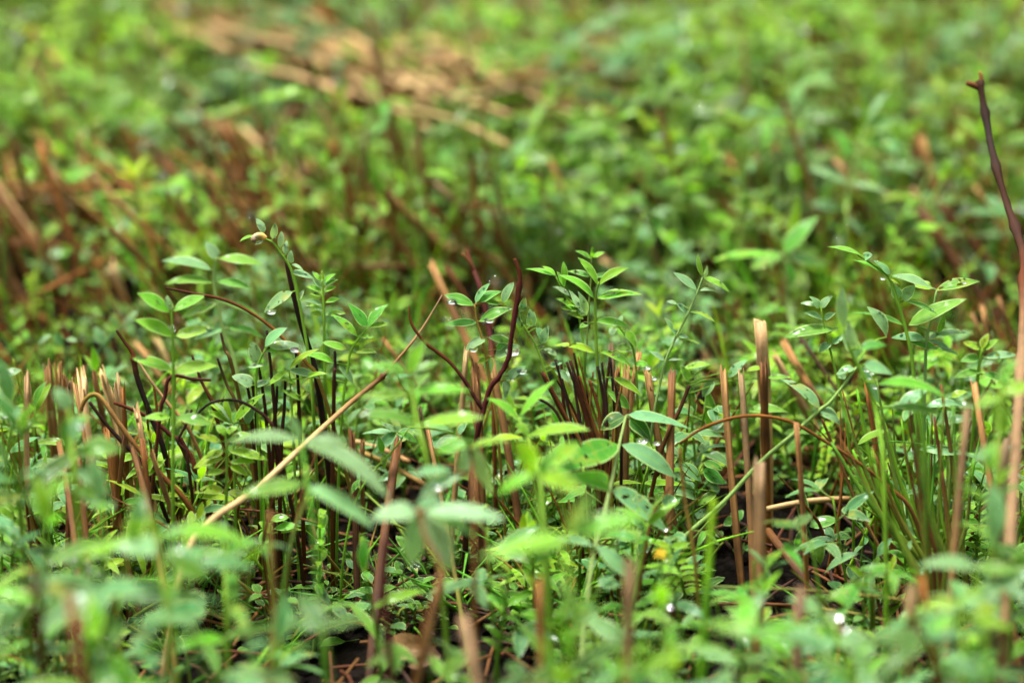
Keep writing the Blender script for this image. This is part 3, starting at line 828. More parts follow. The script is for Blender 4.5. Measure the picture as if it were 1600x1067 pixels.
def straw(label, x0, y0, x1, y1, w, ct, cb, d=0.89, group="cut straws standing in the stubble", d1=None, flat=1.0, jag=1.0, split=0.0, name="cut_straw"):
    p0, p1 = at(x0, y0, d), at(x1 + random.gauss(0, 8), y1, d1 if d1 else d + random.gauss(0, 0.006))
    a = unit(p1 - p0)
    if a[2] < -0.15:
        tlen = (p0[2] + 0.004) / -a[2]
        bot = p0 + a * tlen
        bot[2] = gz(bot[0], bot[1]) - 0.004
    else:
        bot = p1
    mb = MB()
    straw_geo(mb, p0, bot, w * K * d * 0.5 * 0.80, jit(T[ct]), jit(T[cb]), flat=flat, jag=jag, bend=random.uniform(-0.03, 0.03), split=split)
    o = link(name, mb.mesh(name, M_STRAW, bot), None, tuple(bot))
    return tag(o, label, "straw", group)


straw("tall thick pale cut straw with a clean white top, right of middle", 1187, 500, 1191, 735, 23, 'pale', 'tan', 0.915, jag=0.5)
straw("brown hollow straw standing directly before the tall pale one", 1193, 566, 1187, 720, 15, 'brown', 'orange', 0.905, jag=1.2)
straw("grey weathered blurred straw with brown foot in front of the tall pale one", 1186, 722, 1180, 1058, 22, 'grey', 'orange', 0.825, jag=0.6)
straw("slim orange-brown straw, left one of two before the tall pale straw", 1130, 580, 1139, 745, 13, 'tan', 'brown', 0.885)
straw("slim speckled straw, right one of two before the tall pale straw", 1158, 582, 1162, 730, 13, 'grey', 'brown', 0.89)
straw("thin tan straw standing alone under the arching brown stem", 1244, 660, 1252, 850, 10, 'tan', 'orange', 0.86, jag=0.4)
for i, (x, y, xb, yb, w, ct, cb, dd) in enumerate([(955, 541, 962, 640, 9, 'grey', 'brown', 0.91), (965, 578, 970, 690, 12, 'tan', 'brown', 0.9), (979, 577, 986, 700, 14, 'tan', 'red', 0.895),
                                                  (998, 553, 1008, 660, 11, 'tan', 'brown', 0.91), (1012, 583, 1020, 715, 13, 'tan', 'red', 0.89), (1050, 581, 1056, 715, 15, 'brown', 'tan', 0.885)]):
    straw(("%s cut straw from the left in the brown row behind the lime star" % ["first", "second", "third", "fourth", "fifth", "sixth, thickest"][i]), x, y, xb, yb, w, ct, cb, dd, group="brown row of cut straws right of the lime star")
stalk("dark_stub", "thin dark stub leaning across the thickest straw of the brown row", "stem", [(1077, 602), (1062, 640), (1035, 700)], [6, 7], ['dark', 'brown'], d=0.88)
straw("pale narrow straw at the foot of the dark forked twig", 729, 546, 721, 690, 11, 'pale', 'tan', 0.90, jag=1.3)
straw("broad ragged straw split into teeth beside the twig's foot", 742, 574, 748, 720, 17, 'tan', 'brown', 0.895, jag=2.2, flat=0.6)
straw("red-brown straw right of the ragged toothed one", 766, 562, 770, 720, 14, 'tan', 'red', 0.91, flat=0.7)
# pale clump at the left
clump = [(42, 586, 57, 745, 12, 'pale', 'tan', 0.885, 0.35), (75, 574, 84, 700, 17, 'tan', 'brown', 0.92, 0.7), (90, 572, 98, 690, 15, 'tan', 'brown', 0.925, 0.6), (100, 588, 106, 700, 12, 'tan', 'brown', 0.91, 0.5),
         (109, 596, 118, 700, 11, 'pale', 'brown', 0.905, 0.5), (117, 600, 126, 700, 8, 'tan', 'brown', 0.90, 0.5), (128, 586, 143, 710, 17, 'pale', 'tan', 0.91, 0.5), (148, 588, 160, 700, 11, 'tan', 'brown', 0.915, 0.5),
         (159, 582, 172, 690, 13, 'pale', 'tan', 0.92, 0.45), (167, 600, 183, 710, 14, 'pale', 'brown', 0.9, 0.45), (183, 597, 207, 720, 15, 'pale', 'brown', 0.895, 0.45), (192, 606, 214, 725, 9, 'orange', 'brown', 0.893, 0.5),
         (212, 636, 229, 710, 11, 'pale', 'tan', 0.88, 0.35)]
ORD = ["first", "second", "third", "fourth", "fifth", "sixth", "seventh", "eighth", "ninth", "tenth", "eleventh", "twelfth", "thirteenth", "fourteenth", "fifteenth", "sixteenth", "seventeenth", "eighteenth", "nineteenth", "twentieth",
       "twenty-first", "twenty-second", "twenty-third", "twenty-fourth", "twenty-fifth", "twenty-sixth", "twenty-seventh", "twenty-eighth", "twenty-ninth", "thirtieth"]
for i, (x, y, xb, yb, w, ct, cb, dd, fl) in enumerate(clump):
    straw("%s straw from the left in the pale split clump" % ORD[i], x, y, xb, yb, w, ct, cb, dd, group="pale split straw clump", flat=fl, jag=1.4, split=random.choice((0, 0, 2.5)))
for i, (x, y, xb, yb, w) in enumerate([(166, 668, 178, 780, 12), (180, 690, 190, 790, 14), (196, 676, 204, 800, 10), (208, 700, 218, 800, 13), (222, 690, 236, 800, 10), (236, 705, 256, 800, 9)]):
    straw("%s straw from the left in the brown bundle under the pale clump" % ORD[i], x, y, xb, yb, w, random.choice(('tan', 'orange', 'brown')), 'brown', 0.885 - 0.004 * i, group="brown straw bundle under the pale clump", flat=0.6, jag=1.6)
for i, (x, y, xb, yb, w) in enumerate([(92, 690, 98, 800, 12), (108, 700, 112, 800, 10), (122, 705, 128, 810, 12)]):
    straw("%s dark reddish straw from the left below the pale clump's left half" % ORD[i], x, y, xb, yb, w, 'brown', 'red', 0.875, group="dark straws below the pale clump", flat=0.7)
# dark straws centre-left
straw("dark brown straw standing left of centre under the blurred lime tiers", 549, 676, 541, 800, 13, 'brown', 'dark', 0.89)
straw("dark leaning straw beside the thin criss-crossing shoot", 622, 690, 602, 765, 15, 'brown', 'dark', 0.885)
straw("tan straw half hidden right behind the dark leaning straw", 566, 690, 558, 790, 9, 'tan', 'brown', 0.90)
straw("slim upright tan stub among the blurred leaves above centre front", 668, 670, 676, 760, 9, 'tan', 'olive', 0.885)
straw("pale stub behind the thin criss-crossing shoot", 655, 640, 672, 730, 10, 'grey', 'olive', 0.90)
straw("dark red straw at the lower middle under the hanging silvery pair", 740, 745, 745, 850, 11, 'brown', 'red', 0.90)
# right
straw("blurred two-tone straw, pale above and brown below, before the rush tuft's right side", 1512, 640, 1494, 900, 14, 'grey', 'orange', 0.80)
straw("blurred brown straw behind the two-tone one near the right edge", 1522, 600, 1532, 720, 12, 'tan', 'brown', 0.86)
straw("dark broad straw stump among the leaf sprays at the right edge", 1570, 690, 1560, 850, 22, 'grey', 'dark', 0.83)
straw("short orange stub pointing up beside the drop-dotted leaflet", 1352, 588, 1362, 660, 9, 'orange', 'brown', 0.885, jag=0.3)
straw("blurred brown straw at the bottom, under the yellow shoot, lower right", 1440, 905, 1468, 1067, 18, 'orange', 'red', 0.755)
straw("blurred grey-brown straw left of the lower right brown one", 1425, 920, 1432, 1067, 22, 'grey', 'brown', 0.75)
straw("blurred rusty straw at the bottom, right of the grey weathered one", 1252, 925, 1254, 1067, 19, 'grey', 'red', 0.755)
straw("blurred tan straw leaning at the bottom near the dry leaf", 692, 890, 642, 1067, 15, 'tan', 'tan', 0.765, jag=0.5)
straw("blurred grey straw standing right of the dry leaf at the bottom", 724, 965, 720, 1067, 20, 'grey', 'grey', 0.72)
straw("blurred brown straw at the bottom left corner", 55, 890, 70, 1067, 18, 'red', 'brown', 0.70)
straw("second blurred brown straw in the bottom left corner", 108, 930, 112, 1067, 18, 'brown', 'red', 0.69)
straw("blurred rusty straw below centre, amid the lime leaves", 842, 905, 846, 1067, 16, 'orange', 'red', 0.77)
straw("blurred pinkish straw below the small yellow flower", 985, 880, 978, 1067, 18, 'grey', 'orange', 0.74)
for i, (x, y, xb, yb, w, dd) in enumerate([(1560, 465, 1600, 560, 10, 0.98), (1535, 480, 1582, 600, 13, 0.975), (1518, 490, 1545, 560, 8, 0.98)]):
    straw("%s of three soft tan straws slanting behind the right-hand leaves" % ["rightmost", "middle", "leftmost"][i], x, y, xb, yb, w, 'tan', 'brown', dd, group="slanting straws behind the right-hand leaves")
for i, (x, y, xb, yb, w, dd, c) in enumerate([(1225, 535, 1300, 650, 15, 0.95, 'tan'), (1210, 555, 1300, 690, 13, 0.95, 'pale'), (1262, 600, 1330, 690, 9, 0.93, 'brown'), (1245, 520, 1330, 640, 8, 0.96, 'dark')]):
    straw("%s fallen-over straw slanting behind the diagonal green stem" % ["thick tan", "pale broad", "short brown", "thin dark"][i], x, y, xb, yb, w, c, 'brown', dd, group="slanting straws behind the diagonal stem")
for i, (x, y, xb, yb, w, dd) in enumerate([(1440, 330, 1560, 470, 20, 1.06), (1475, 325, 1545, 415, 20, 1.08)]):
    straw("%s of two blurred brown stalks lying aslant below the dark stalk's joint" % ["left", "right"][i], x, y, xb, yb, w, 'brown', 'dark', dd, group="blurred leaning brown stalks")
straw("blurred upright tan straw in the upper right left of the dark stalk", 1430, 165, 1440, 270, 15, 'tan', 'tan', 1.22)
straw("blurred grey green slanted stalk in the upper left background", 455, 172, 366, 282, 11, 'grey', 'brown', 1.18)
for i, (x, y, xb, yb, w, dd, c) in enumerate([(675, 415, 730, 520, 14, 0.99, 'tan'), (700, 420, 750, 500, 12, 1.0, 'brown'), (1000, 270, 1060, 370, 14, 1.12, 'orange'), (1030, 255, 1075, 350, 10, 1.14, 'brown'),
                                              (600, 530, 640, 580, 9, 0.97, 'tan'), (215, 540, 275, 620, 13, 0.99, 'tan'), (245, 530, 290, 600, 11, 1.0, 'pale')]):
    straw(["soft tan straw slanting left of the dark forked twig's top", "soft brown straw beside the slanting tan one left of the twig", "blurred orange stalk leaning in the background right of centre",
           "blurred brown stalk beside the leaning orange one in the background", "soft tan straw behind the V-shaped leaflet pair", "blurred broad tan straw behind the opposite-leaved bright shoot",
           "blurred pale straw end behind the opposite-leaved bright shoot"][i], x, y, xb, yb, w, c, 'brown', dd, group="soft slanting straws behind the sharp band")

# long stalk at the right edge
o = stalk("tall_dry_stalk", "tall dark jointed dry stalk with broken top along the right edge", "stem",
          [(1531, 128, 0.93), (1541, 190, 0.925), (1556, 260, 0.91), (1577, 330, 0.90), (1597, 390, 0.885), (1600, 450, 0.87), (1597, 550, 0.845), (1590, 660, 0.82), (1581, 800, 0.795), (1568, 1000, 0.765)],
          [10, 10, 11, 12, 13, 14, 15, 16, 16, 16], ['dark', 'black', 'dark', 'dark', 'red', 'grey', 'grey', 'grey', 'brown', 'brown'], d=0.88, rough=0.4, n=12, knots=(0.0, 0.09, 0.19, 0.31, 0.44, 0.58))
mbx = MB()
P = px_path([(1533, 138), (1519, 133), (1510, 130)], 0.93)
tube_geo(mbx, smooth_path(P, 3), [0.0012, 0.0008], [T['red'], T['brown']], n=7)
P = px_path([(1534, 136), (1533, 120), (1530, 112)], 0.93)
tube_geo(mbx, smooth_path(P, 3), [0.0010, 0.0004], [T['brown'], T['tan']], n=7)
link("broken_tip", mbx.mesh("broken_tip", M_TWIG, o.location), o)

# forked twig
Pm = to_ground(px_path([(804, 404), (812, 432), (808, 472), (800, 520), (794, 560), (780, 588), (766, 606), (756, 640), (746, 680)], 0.885))
path = smooth_path(Pm, 5)
rt = empty("forked_twig", path[-1], "dark purple-brown forked twig rising bare at the middle", "twig")
mb = MB()
rr = np.interp(np.linspace(0, 1, len(path)), [0, .12, .13, .3, .6, 1], [5, 7, 10, 7, 8, 9]) * K * 0.885 * 0.5
tube_geo(mb, path, list(rr), [T['red'], T['maroon'], T['maroon'], T['maroon'], T['dark']], n=11, rough=0.5)
link("main_branch", mb.mesh("main_branch", M_TWIG, path[-1]), rt)
Pb = px_path([(639, 478), (643, 505), (664, 535), (700, 563), (726, 595), (742, 622), (754, 638)], 0.885)
mb = MB(); tube_geo(mb, smooth_path(Pb, 5), [v * K * 0.885 * 0.5 for v in (2, 4.5, 5, 5.5, 6, 8)], [T['brown'], T['red'], T['maroon'], T['dark']], n=10, rough=0.55)
link("side_branch", mb.mesh("side_branch", M_TWIG, path[-1]), rt)
o = stalk("dark_stub", "dark broken stub behind the drop-hung three-leaflet shoot", "stem", [(729, 392, 0.945), (741, 425, 0.94), (752, 455, 0.935), (765, 520, 0.93), (770, 600, 0.92)], [6, 9, 9, 8, 8], ['red', 'maroon', 'maroon', 'brown', 'red'])
mb = MB(); tube_geo(mb, smooth_path(px_path([(748, 440), (735, 412), (721, 396)], 0.94), 3), [0.0008, 0.0004], [T['maroon'], T['brown']], n=6)
link("side_splinter", mb.mesh("side_splinter", M_TWIG, o.location), o)
stalk("fallen_straw", "long pale fallen straw slanting up from lower left to the middle", "straw",
      [(691, 461, 0.895), (655, 520, 0.89), (608, 577, 0.885), (590, 595, 0.885), (540, 636, 0.88), (470, 700, 0.865), (400, 765, 0.85), (303, 842, 0.83)], [2, 4, 7, 8, 9, 10, 10, 10],
      ['grey', 'tan', 'red', 'tan', 'pale', 'pale', 'pale', 'pale'], mat=M_STRAW, ground_it=True, knots=(0.3,))
stalk("bent_stem", "brown wiry stem bowing in an arch above the soil, right of middle", "stem",
      [(1062, 693), (1100, 668), (1150, 652), (1195, 650), (1240, 661), (1290, 690), (1340, 722), (1390, 762), (1425, 800)], [4, 5.5, 5, 5, 5, 6, 7, 7], ['brown', 'orange', 'brown', 'brown', 'tan'], d=0.868, rough=0.35)
stalk("bent_stem", "thin straight tan stem leaning from the arch into the rush tuft", "stem", [(1284, 655), (1310, 715), (1345, 800), (1412, 925)], [4, 5, 5], ['red', 'tan', 'tan'], d=0.875)
stalk("bent_stem", "red-brown stem arching from the tall soft green shoot to the glaucous one", "stem",
      [(259, 450), (300, 458), (345, 467), (385, 484), (425, 512), (450, 537), (480, 568), (500, 600)], [3, 5, 5, 6, 6, 6], ['dark', 'red', 'brown', 'orange', 'gold', 'gold'], d=0.885)
stalk("burnt_stalk", "black charred stalk beside the caterpillar shoot's stem", "stem", [(447, 408), (457, 455), (470, 505), (486, 555), (498, 610)], [6, 9, 10, 10], ['dark', 'black', 'black', 'dark'], d=0.893)
stalk("burnt_stalk", "black jointed stalk with a thin bent tip behind the pale clump", "stem", [(182, 516), (195, 535), (207, 552), (211, 575), (217, 598), (236, 650), (258, 710)], [4, 6, 9, 8, 9, 9], ['dark', 'red', 'black', 'black', 'brown'], d=0.89, knots=(0.3,))
stalk("bent_stem", "pale thin straw running down right from the black jointed stalk", "straw", [(214, 562), (238, 598), (262, 630), (300, 680)], [4, 6, 6], ['pale', 'tan', 'tan'], d=0.895, mat=M_STRAW)
stalk("bent_stem", "brown hooked stem curling over the pale clump and down right", "stem", [(126, 645), (131, 628), (143, 617), (158, 622), (185, 660), (215, 700), (255, 745), (295, 790)], [6, 7, 8, 8, 9, 9], ['brown', 'gold', 'tan', 'brown', 'brown', 'red'], d=0.875)
stalk("bent_stem", "dark stem crossing under the hooked one in the pale clump", "stem", [(140, 628), (160, 655), (190, 690), (230, 735)], [5, 7, 7], ['dark', 'black', 'dark'], d=0.88)
stalk("bent_stem", "reddish stem running level from the pale clump behind the bright shoot", "stem", [(178, 629), (200, 637), (232, 652), (265, 678), (285, 700)], [5, 7, 6], ['red', 'maroon', 'brown'], d=0.89)
stalk("bent_stem", "purple-brown stem bent round the bright shoot's stem", "stem", [(330, 594), (300, 592), (275, 587), (262, 595), (258, 618), (250, 650)], [4, 6, 6, 6], ['dark', 'maroon', 'maroon', 'brown'], d=0.875)
stalk("bent_stem", "black thin stem in a round arch left of the rabbit-ear leaflets", "stem", [(307, 648), (325, 632), (350, 625), (375, 627), (400, 640), (418, 655), (430, 682)], [4, 4, 5, 6, 6], ['black', 'black', 'dark', 'dark'], d=0.873)
stalk("bent_stem", "stout red stem piece low behind the lime tiered shoot", "stem", [(282, 684), (290, 700), (300, 716), (306, 745)], [6, 8, 8], ['maroon', 'red', 'dark'], d=0.885)
stalk("bent_stem", "thin black loop of stem left of the lime tiered shoot", "stem", [(300, 640), (290, 665), (278, 690), (290, 705), (296, 740)], [4, 5, 5], ['black', 'dark', 'dark'], d=0.88)
for i, (a, b) in enumerate([((417, 516), (430, 660)), ((404, 572), (416, 655)), ((391, 586), (398, 625)), ((433, 603), (428, 670)), ((462, 547), (468, 660)), ((523, 548), (522, 600)), ((385, 597), (392, 640)), ((446, 590), (440, 690))]):
    stalk("burnt_stalk", "%s black spike from the left among the glaucous and low lime shoots" % ORD[sorted([417, 404, 391, 433, 462, 523, 385, 446]).index(a[0])], "stem", [a, ((a[0] + b[0]) / 2 + 1, (a[1] + b[1]) / 2), b], [4, 6, 7], ['black', 'dark', random.choice(('brown', 'red'))], d=0.882, group="black spikes among the lime shoots")
fan = []
for i in range(27):
    t = i / 26
    xt = 843 + 122 * t + random.uniform(-5, 5); yt = 590 - 40 * math.sin(t * 3.0) + random.uniform(-14, 40)
    xb = 905 + 62 * t + random.uniform(-16, 16); xt += random.gauss(0, 9)
    fan.append((xt, yt, xb))
fan.sort()
for i, (xt, yt, xb) in enumerate(fan):
    c = random.choice((['black', 'dark', 'red'], ['dark', 'red', 'brown'], ['red', 'brown', 'orange'], ['brown', 'gold', 'gold'], ['black', 'black', 'dark'], ['orange', 'gold', 'olive']))
    stalk("thin_stubble_stem", "%s thin stem from the left in the dark fan under the lime star" % ORD[i], "stem", [(xt, yt), ((xt + xb) / 2 + random.uniform(-8, 8), 645), (xb, 720)], [random.uniform(2.5, 5), random.uniform(4, 7.5), 7], c, d=0.885 + random.uniform(-0.012, 0.02), group="dark fan of thin stubble under the lime star", n=6)
for i, (a, b, w, c, dd) in enumerate([((20, 560), (60, 700), 5, ['olive', 'olive'], 0.92), ((28, 665), (38, 760), 4, ['red', 'red'], 0.88), ((2, 655), (14, 760), 4, ['olive', 'stem'], 0.87), ((340, 560), (372, 640), 6, ['black', 'gold'], 0.89), ((345, 520), (363, 575), 6, ['dark', 'gold'], 0.885), ((300, 555), (335, 640), 6, ['dark', 'brown'], 0.90),
                                      ((240, 600), (262, 730), 6, ['brown', 'red'], 0.9), ((1360, 650), (1385, 760), 6, ['dark', 'brown'], 0.89)]):
    stalk("thin_stubble_stem", ["olive thin stem at the far left edge", "short red stem below the wet leaf at the left edge", "green thin stem at the extreme left", "half black half golden stem left of the glaucous shoot", "dark-tipped golden stem under the tall soft green shoot",
                                "dark pointed stem right of the opposite-leaved bright shoot", "red-brown stem behind the hooked stem", "dark stem behind the thick diagonal stem's top"][i], "stem", [a, ((a[0] + b[0]) / 2 - 2, (a[1] + b[1]) / 2), b], [w * 0.6, w, w], c, d=dd)
# lying pieces
def lying(label, x0, y0, x1, y1, w, c, z=0.006, dz=0.0, mat=M_STRAW):
    """a stalk lying on the soil between two spots seen at these pixels"""
    def hit(x, y, zz):
        dirv = FW + (x - 800) * K * RT + (533.5 - y) * K * UP
        t = (CAM_H - zz) / -dirv[2]
        return CP + dirv * t
    p, q = hit(x0, y0, z), hit(x1, y1, z + dz)
    dd = proj(p)[2]
    mb = MB()
    tube_geo(mb, smooth_path([p, (p + q) / 2 + np.array([0, 0, 0.001]), q], 4), [w * K * dd * 0.5] * 2, [T[v] for v in c], n=8, rough=0.2)
    o = link("fallen_straw", mb.mesh("fallen_straw", mat, p), None, tuple(p))
    return tag(o, label, "straw")


lying("short bright broken straw lying level under the arching brown stem", 1198, 795, 1327, 779, 9, ['pale', 'pale', 'tan'], 0.022)
lying("thick dull stalk lying level behind the arching brown stem", 1255, 702, 1345, 710, 13, ['brown', 'brown'], 0.02)
lying("thin yellow stem lying level across the dark soil, lower right", 1110, 916, 1425, 938, 4.5, ['stem', 'gold'], 0.03)
lying("thin yellow stem near the blurred wet shoot with big drop", 1265, 948, 1430, 982, 4, ['gold', 'stem'], 0.02)
lying("pale green stem lying level at the bottom right of centre", 1150, 1025, 1360, 1050, 5, ['pstem', 'stem'], 0.03)
lying("thin pale straw lying behind the criss-crossing shoot", 540, 697, 672, 762, 9, ['tan', 'gold', 'brown'], 0.025)
lying("thin straw parallel to the pale one behind the criss-crossing shoot", 556, 690, 640, 722, 8, ['pale', 'tan'], 0.03)
lying("short golden straw lying on dark soil left of the dry leaf", 514, 975, 578, 978, 4, ['gold', 'orange'], 0.006)
lying("brown thin stem lying from the fallen straw towards the dark soil", 368, 795, 500, 818, 4, ['red', 'brown'], 0.03)
lying("broad wet brown stalk lying on the soil in front of the oval-leaved shoot", 1200, 830, 1345, 1030, 14, ['brown', 'dark', 'brown'], 0.016)

# rush tuft on the right
tb = at(1462, 905, 0.865); tb[2] = gz(tb[0], tb[1])
tuft = empty("rush_tuft", tb, "dense tuft of green and olive rush blades leaning left, at right", "grass")
for i in range(44):
    t = i / 43
    xt = 1318 + 190 * t + random.uniform(-12, 12); yt = random.uniform(585, 740)
    xb = 1418 + 80 * t + random.uniform(-22, 22); xt += random.gauss(0, 14)
    dd = 0.86 + random.uniform(-0.03, 0.045)
    P = to_ground(px_path([(xt, yt), (xt * 0.55 + xb * 0.45 + random.uniform(-6, 6), yt * 0.5 + 895 * 0.5), (xb, 885)], dd))
    P[-1] = P[-1] + (tb - P[-1]) * np.array([0.4, 0.5, 0])
    c = random.choice((['olive', 'olive', 'olive'], ['stem', 'olive', 'gold'], ['dark', 'olive', 'olive'], ['brown', 'olive', 'gold'], ['g', 'olive', 'gold'], ['l', 'olive', 'olive'], ['red', 'brown', 'brown'], ['l', 'olive', 'olive'], ['g', 'olive', 'gold']))
    kw = random.uniform(0.55, 1.25)
    mb = MB(); tube_geo(mb, smooth_path(P, 4), [v * kw * K * dd * 0.5 for v in (3.5, 8, 9.5, 8)], [jit(T[q]) for q in c], n=6, flat=0.7, rough=0.1)
    link("blade", mb.mesh("blade", M_STEM, tb), tuft)
# yellow-green grass behind the long pale stem
tb = at(890, 850, 0.92); tb[2] = gz(tb[0], tb[1])
tuft = empty("grass_tuft", tb, "fine yellow green grass tuft behind the long pale stem", "grass")
for i in range(40):
    dd = 0.90 + random.uniform(-0.02, 0.04)
    xt = random.uniform(840, 1010); yt = random.uniform(640, 760); xb = 925 + (xt - 925) * 0.5
    P = to_ground(px_path([(xt, yt), ((xt + xb) / 2, (yt + 830) / 2), (xb, 830)], dd))
    mb = MB(); tube_geo(mb, smooth_path(P, 3), [v * K * dd * 0.5 for v in (1.5, 4.5, 5)], [jit(T[random.choice(('olive', 'l', 'gold', 'y', 'brown'))]), jit(T['olive'])], n=5, flat=0.5)
    link("blade", mb.mesh("blade", M_STEM, tb), tuft)
# loose single foreground stems
for i, (pts, w, c, dd) in enumerate([([(166, 905), (180, 950), (188, 1010), (194, 1067)], 8, ['brown', 'olive', 'olive'], 0.80), ([(422, 800), (424, 880), (428, 960), (422, 1067)], 9, ['tan', 'gold', 'olive'], 0.76), ([(1062, 700), (1070, 780), (1085, 870)], 6, ['brown', 'gold', 'olive'], 0.83),
                                     ([(1115, 780), (1110, 850), (1104, 930)], 12, ['y', 'l', 'l'], 0.77), ([(603, 840), (600, 920), (606, 1000), (612, 1067)], 13, ['maroon', 'maroon', 'red'], 0.745), ([(1048, 760), (1022, 800), (1005, 880)], 5, ['red', 'brown', 'brown'], 0.84),
                                     ([(1135, 785), (1085, 840), (1040, 905)], 3.5, ['stem', 'stem'], 0.88), ([(470, 735), (480, 770), (452, 860)], 6, ['gold', 'stem', 'l'], 0.81), ([(510, 690), (490, 720), (465, 800)], 4, ['red', 'brown', 'olive'], 0.84)]):
    stalk("single_stem", ["curved olive stem rising from bare soil in the bottom left", "blurred golden stem under the yellow green rounded leaf sprig", "blurred amber stem hanging below the brown row of straws", "blurred bright green stem left of the grey weathered straw",
                          "blurred dark red stem in front of the dry leaf", "thin red stem right of the long pale stem", "thin green stem running down left of the grey weathered straw", "golden stem curving below the fallen straw", "thin reddish stem above the golden curve near the fallen straw"][i],
          "stem", pts, [w * 0.8, w, w], c, d=dd, mat=M_STEM)

# caterpillar on the arching shoot
cb = at(407, 372, 0.884)
mb = MB()
cp = px_path([(396, 376), (398, 371), (404, 368), (410, 369), (415, 374)], 0.884)
pp = smooth_path(cp, 6)
rad = [0.0003] + [0.00085 + 0.0002 * (i % 2) for i in range(len(pp) - 2)] + [0.0004]
tube_geo(mb, pp, rad, [(0.16, 0.11, 0.07), (0.42, 0.36, 0.2), (0.5, 0.34, 0.08), (0.5, 0.28, 0.05)], n=10)
o = link("caterpillar", mb.mesh("caterpillar", M_STEM, cb), None, tuple(cb))
tag(o, "small tan and yellow caterpillar curled on the arching shoot's tip", "caterpillar")
mb = MB(); hv = ICO2[0] * 0.00085 + at(396.5, 375, 0.8825)
mb.add(hv, ICO2[1], np.tile((0.14, 0.09, 0.05), (len(hv), 1)), np.zeros((len(hv), 3)))
link("head", mb.mesh("head", M_STEM, cb), o)

# dry leaf on the soil and the little yellow flower
def on_soil(x, y, z=0.002):
    dirv = FW + (x - 800) * K * RT + (533.5 - y) * K * UP
    t = (CAM_H - z) / -dirv[2]
    return CP + dirv * t


p0, p1 = on_soil(584, 1030, 0.004), on_soil(686, 1006, 0.010)
mb = MB(); leaf_geo(mb, p0, p1, np.array([0.1, 0.93, 0.35]), 0.0095, bow=0.05, fold=0.35, nl=16, ns=6, tint=(0.12, 0.066, 0.022), oval=0.0, twist=1.5)
o = link("dry_leaf", mb.mesh("dry_leaf", M_STRAW, p0), None, tuple(p0))
tag(o, "curled tan dry leaf lying on dark soil at the bottom", "leaf")
p0, p1 = on_soil(640, 1032, 0.004), on_soil(690, 1025, 0.008)
mb = MB(); leaf_geo(mb, p0, p1, np.array([0.1, 0.9, 0.3]), 0.010, bow=0.08, fold=0.4, nl=10, ns=4, tint=(0.07, 0.036, 0.014), oval=0.3, twist=0.5)
o = link("dry_leaf", mb.mesh("dry_leaf", M_STRAW, p0), None, tuple(p0))
tag(o, "smaller brown dry leaf under the curled tan one", "leaf")

fc = at(1031, 867, 0.815)
fr = empty("yellow_flower", fc, "tiny yellow flower low among leaves, right of the long pale stem", "flower")
mb = MB(); g = np.array([fc[0], fc[1] + 0.006, gz(fc[0], fc[1])])
tube_geo(mb, smooth_path([fc, (fc + g) / 2 + np.array([0.002, 0, 0]), g], 4), [0.0003, 0.0004], [T['stem'], T['stem']], n=6)
link("stalk", mb.mesh("stalk", M_STEM, fc), fr)
for k in range(5):
    a = k * 2 * math.pi / 5 + 0.3
    dv = np.array([math.cos(a), math.sin(a) * 0.8 - 0.3, math.sin(a) * 0.5 + 0.45])
    mb = MB(); leaf_geo(mb, fc, fc + unit(dv) * 0.0024, np.array([-math.sin(a), math.cos(a), 0.3]), 0.0019, bow=0.12, fold=0.2, nl=5, tint=(0.34, 0.25, 0.01), oval=1.0)
    link("petal", mb.mesh("petal", M_STEM, fc), fr)
mb = MB(); hv = ICO1[0] * 0.0008 + fc + np.array([0, -0.0006, 0.0006]); mb.add(hv, ICO1[1], np.tile((0.6, 0.33, 0.02), (len(hv), 1)), np.zeros((len(hv), 3)))
link("flower_centre", mb.mesh("flower_centre", M_STEM, fc), fr)

# round-leaved seedlings on the soil
def seedling(label, spots, d, base):
    b = at(base[0], base[1], d); b[2] = gz(b[0], b[1])
    r = empty("seedling", b, label, "seedling", "round-leaved seedlings on the soil")
    sm = MB()
    for (x, y, w) in spots:
        c = at(x, y, d)
        tube_geo(sm, smooth_path([b, (b + c) / 2 + np.array([0, 0, 0.001]), c + np.array([0, 0.0005, -0.0004])], 3), [0.00025, 0.0002], [T['stem'], T['stem']], n=5)
    link("stem", sm.mesh("stem", M_STEM, b), r)
    for (x, y, w) in spots:
        c = at(x, y, d); R = w * K * d * 0.5
        a = random.uniform(0, 6.28); dv = np.array([math.cos(a) * 0.6, -0.6, 0.5 * math.sin(a) + 0.2]); dv = unit(dv)
        mb = MB(); leaf_geo(mb, c - dv * R, c + dv * R, np.cross(dv, unit(np.array([0, -0.75, 0.65]))), 2 * R * 0.95, bow=0.06, fold=0.1, nl=7, tint=jit(T['g']), oval=1.0)
        link("leaflet", mb.mesh("leaflet", M_LEAF, b), r)


seedling("seedling with three round leaves on dark soil right of the dark red stem", [(634, 915, 22), (636, 933, 16), (642, 942, 13), (620, 945, 11)], 0.93, (635, 962))
seedling("tiny bright two-leaf seedling under the whitish wet shoot", [(733, 830, 9), (742, 843, 15)], 0.92, (736, 870))
seedling("small seedling on soil right of the grey bottom straw", [(746, 1015, 22), (752, 1035, 14)], 0.90, (748, 1060))
seedling("round two-leaf seedling on dark soil left of the rusty bottom straw", [(1170, 948, 18), (1203, 955, 14), (1150, 848, 12)], 0.93, (1178, 985))
seedling("cluster of small wet round leaves left of the grey weathered straw's middle", [(1140, 815, 20), (1152, 806, 22), (1172, 826, 14), (1168, 856, 13), (1125, 835, 14), (1155, 838, 12)], 0.915, (1155, 880))
seedling("cluster of tiny leaves beside the oval-leaved shoot below the arch", [(1310, 850, 10), (1325, 830, 14), (1345, 820, 12), (1300, 880, 9), (1290, 870, 10), (1322, 870, 10)], 0.925, (1315, 890))
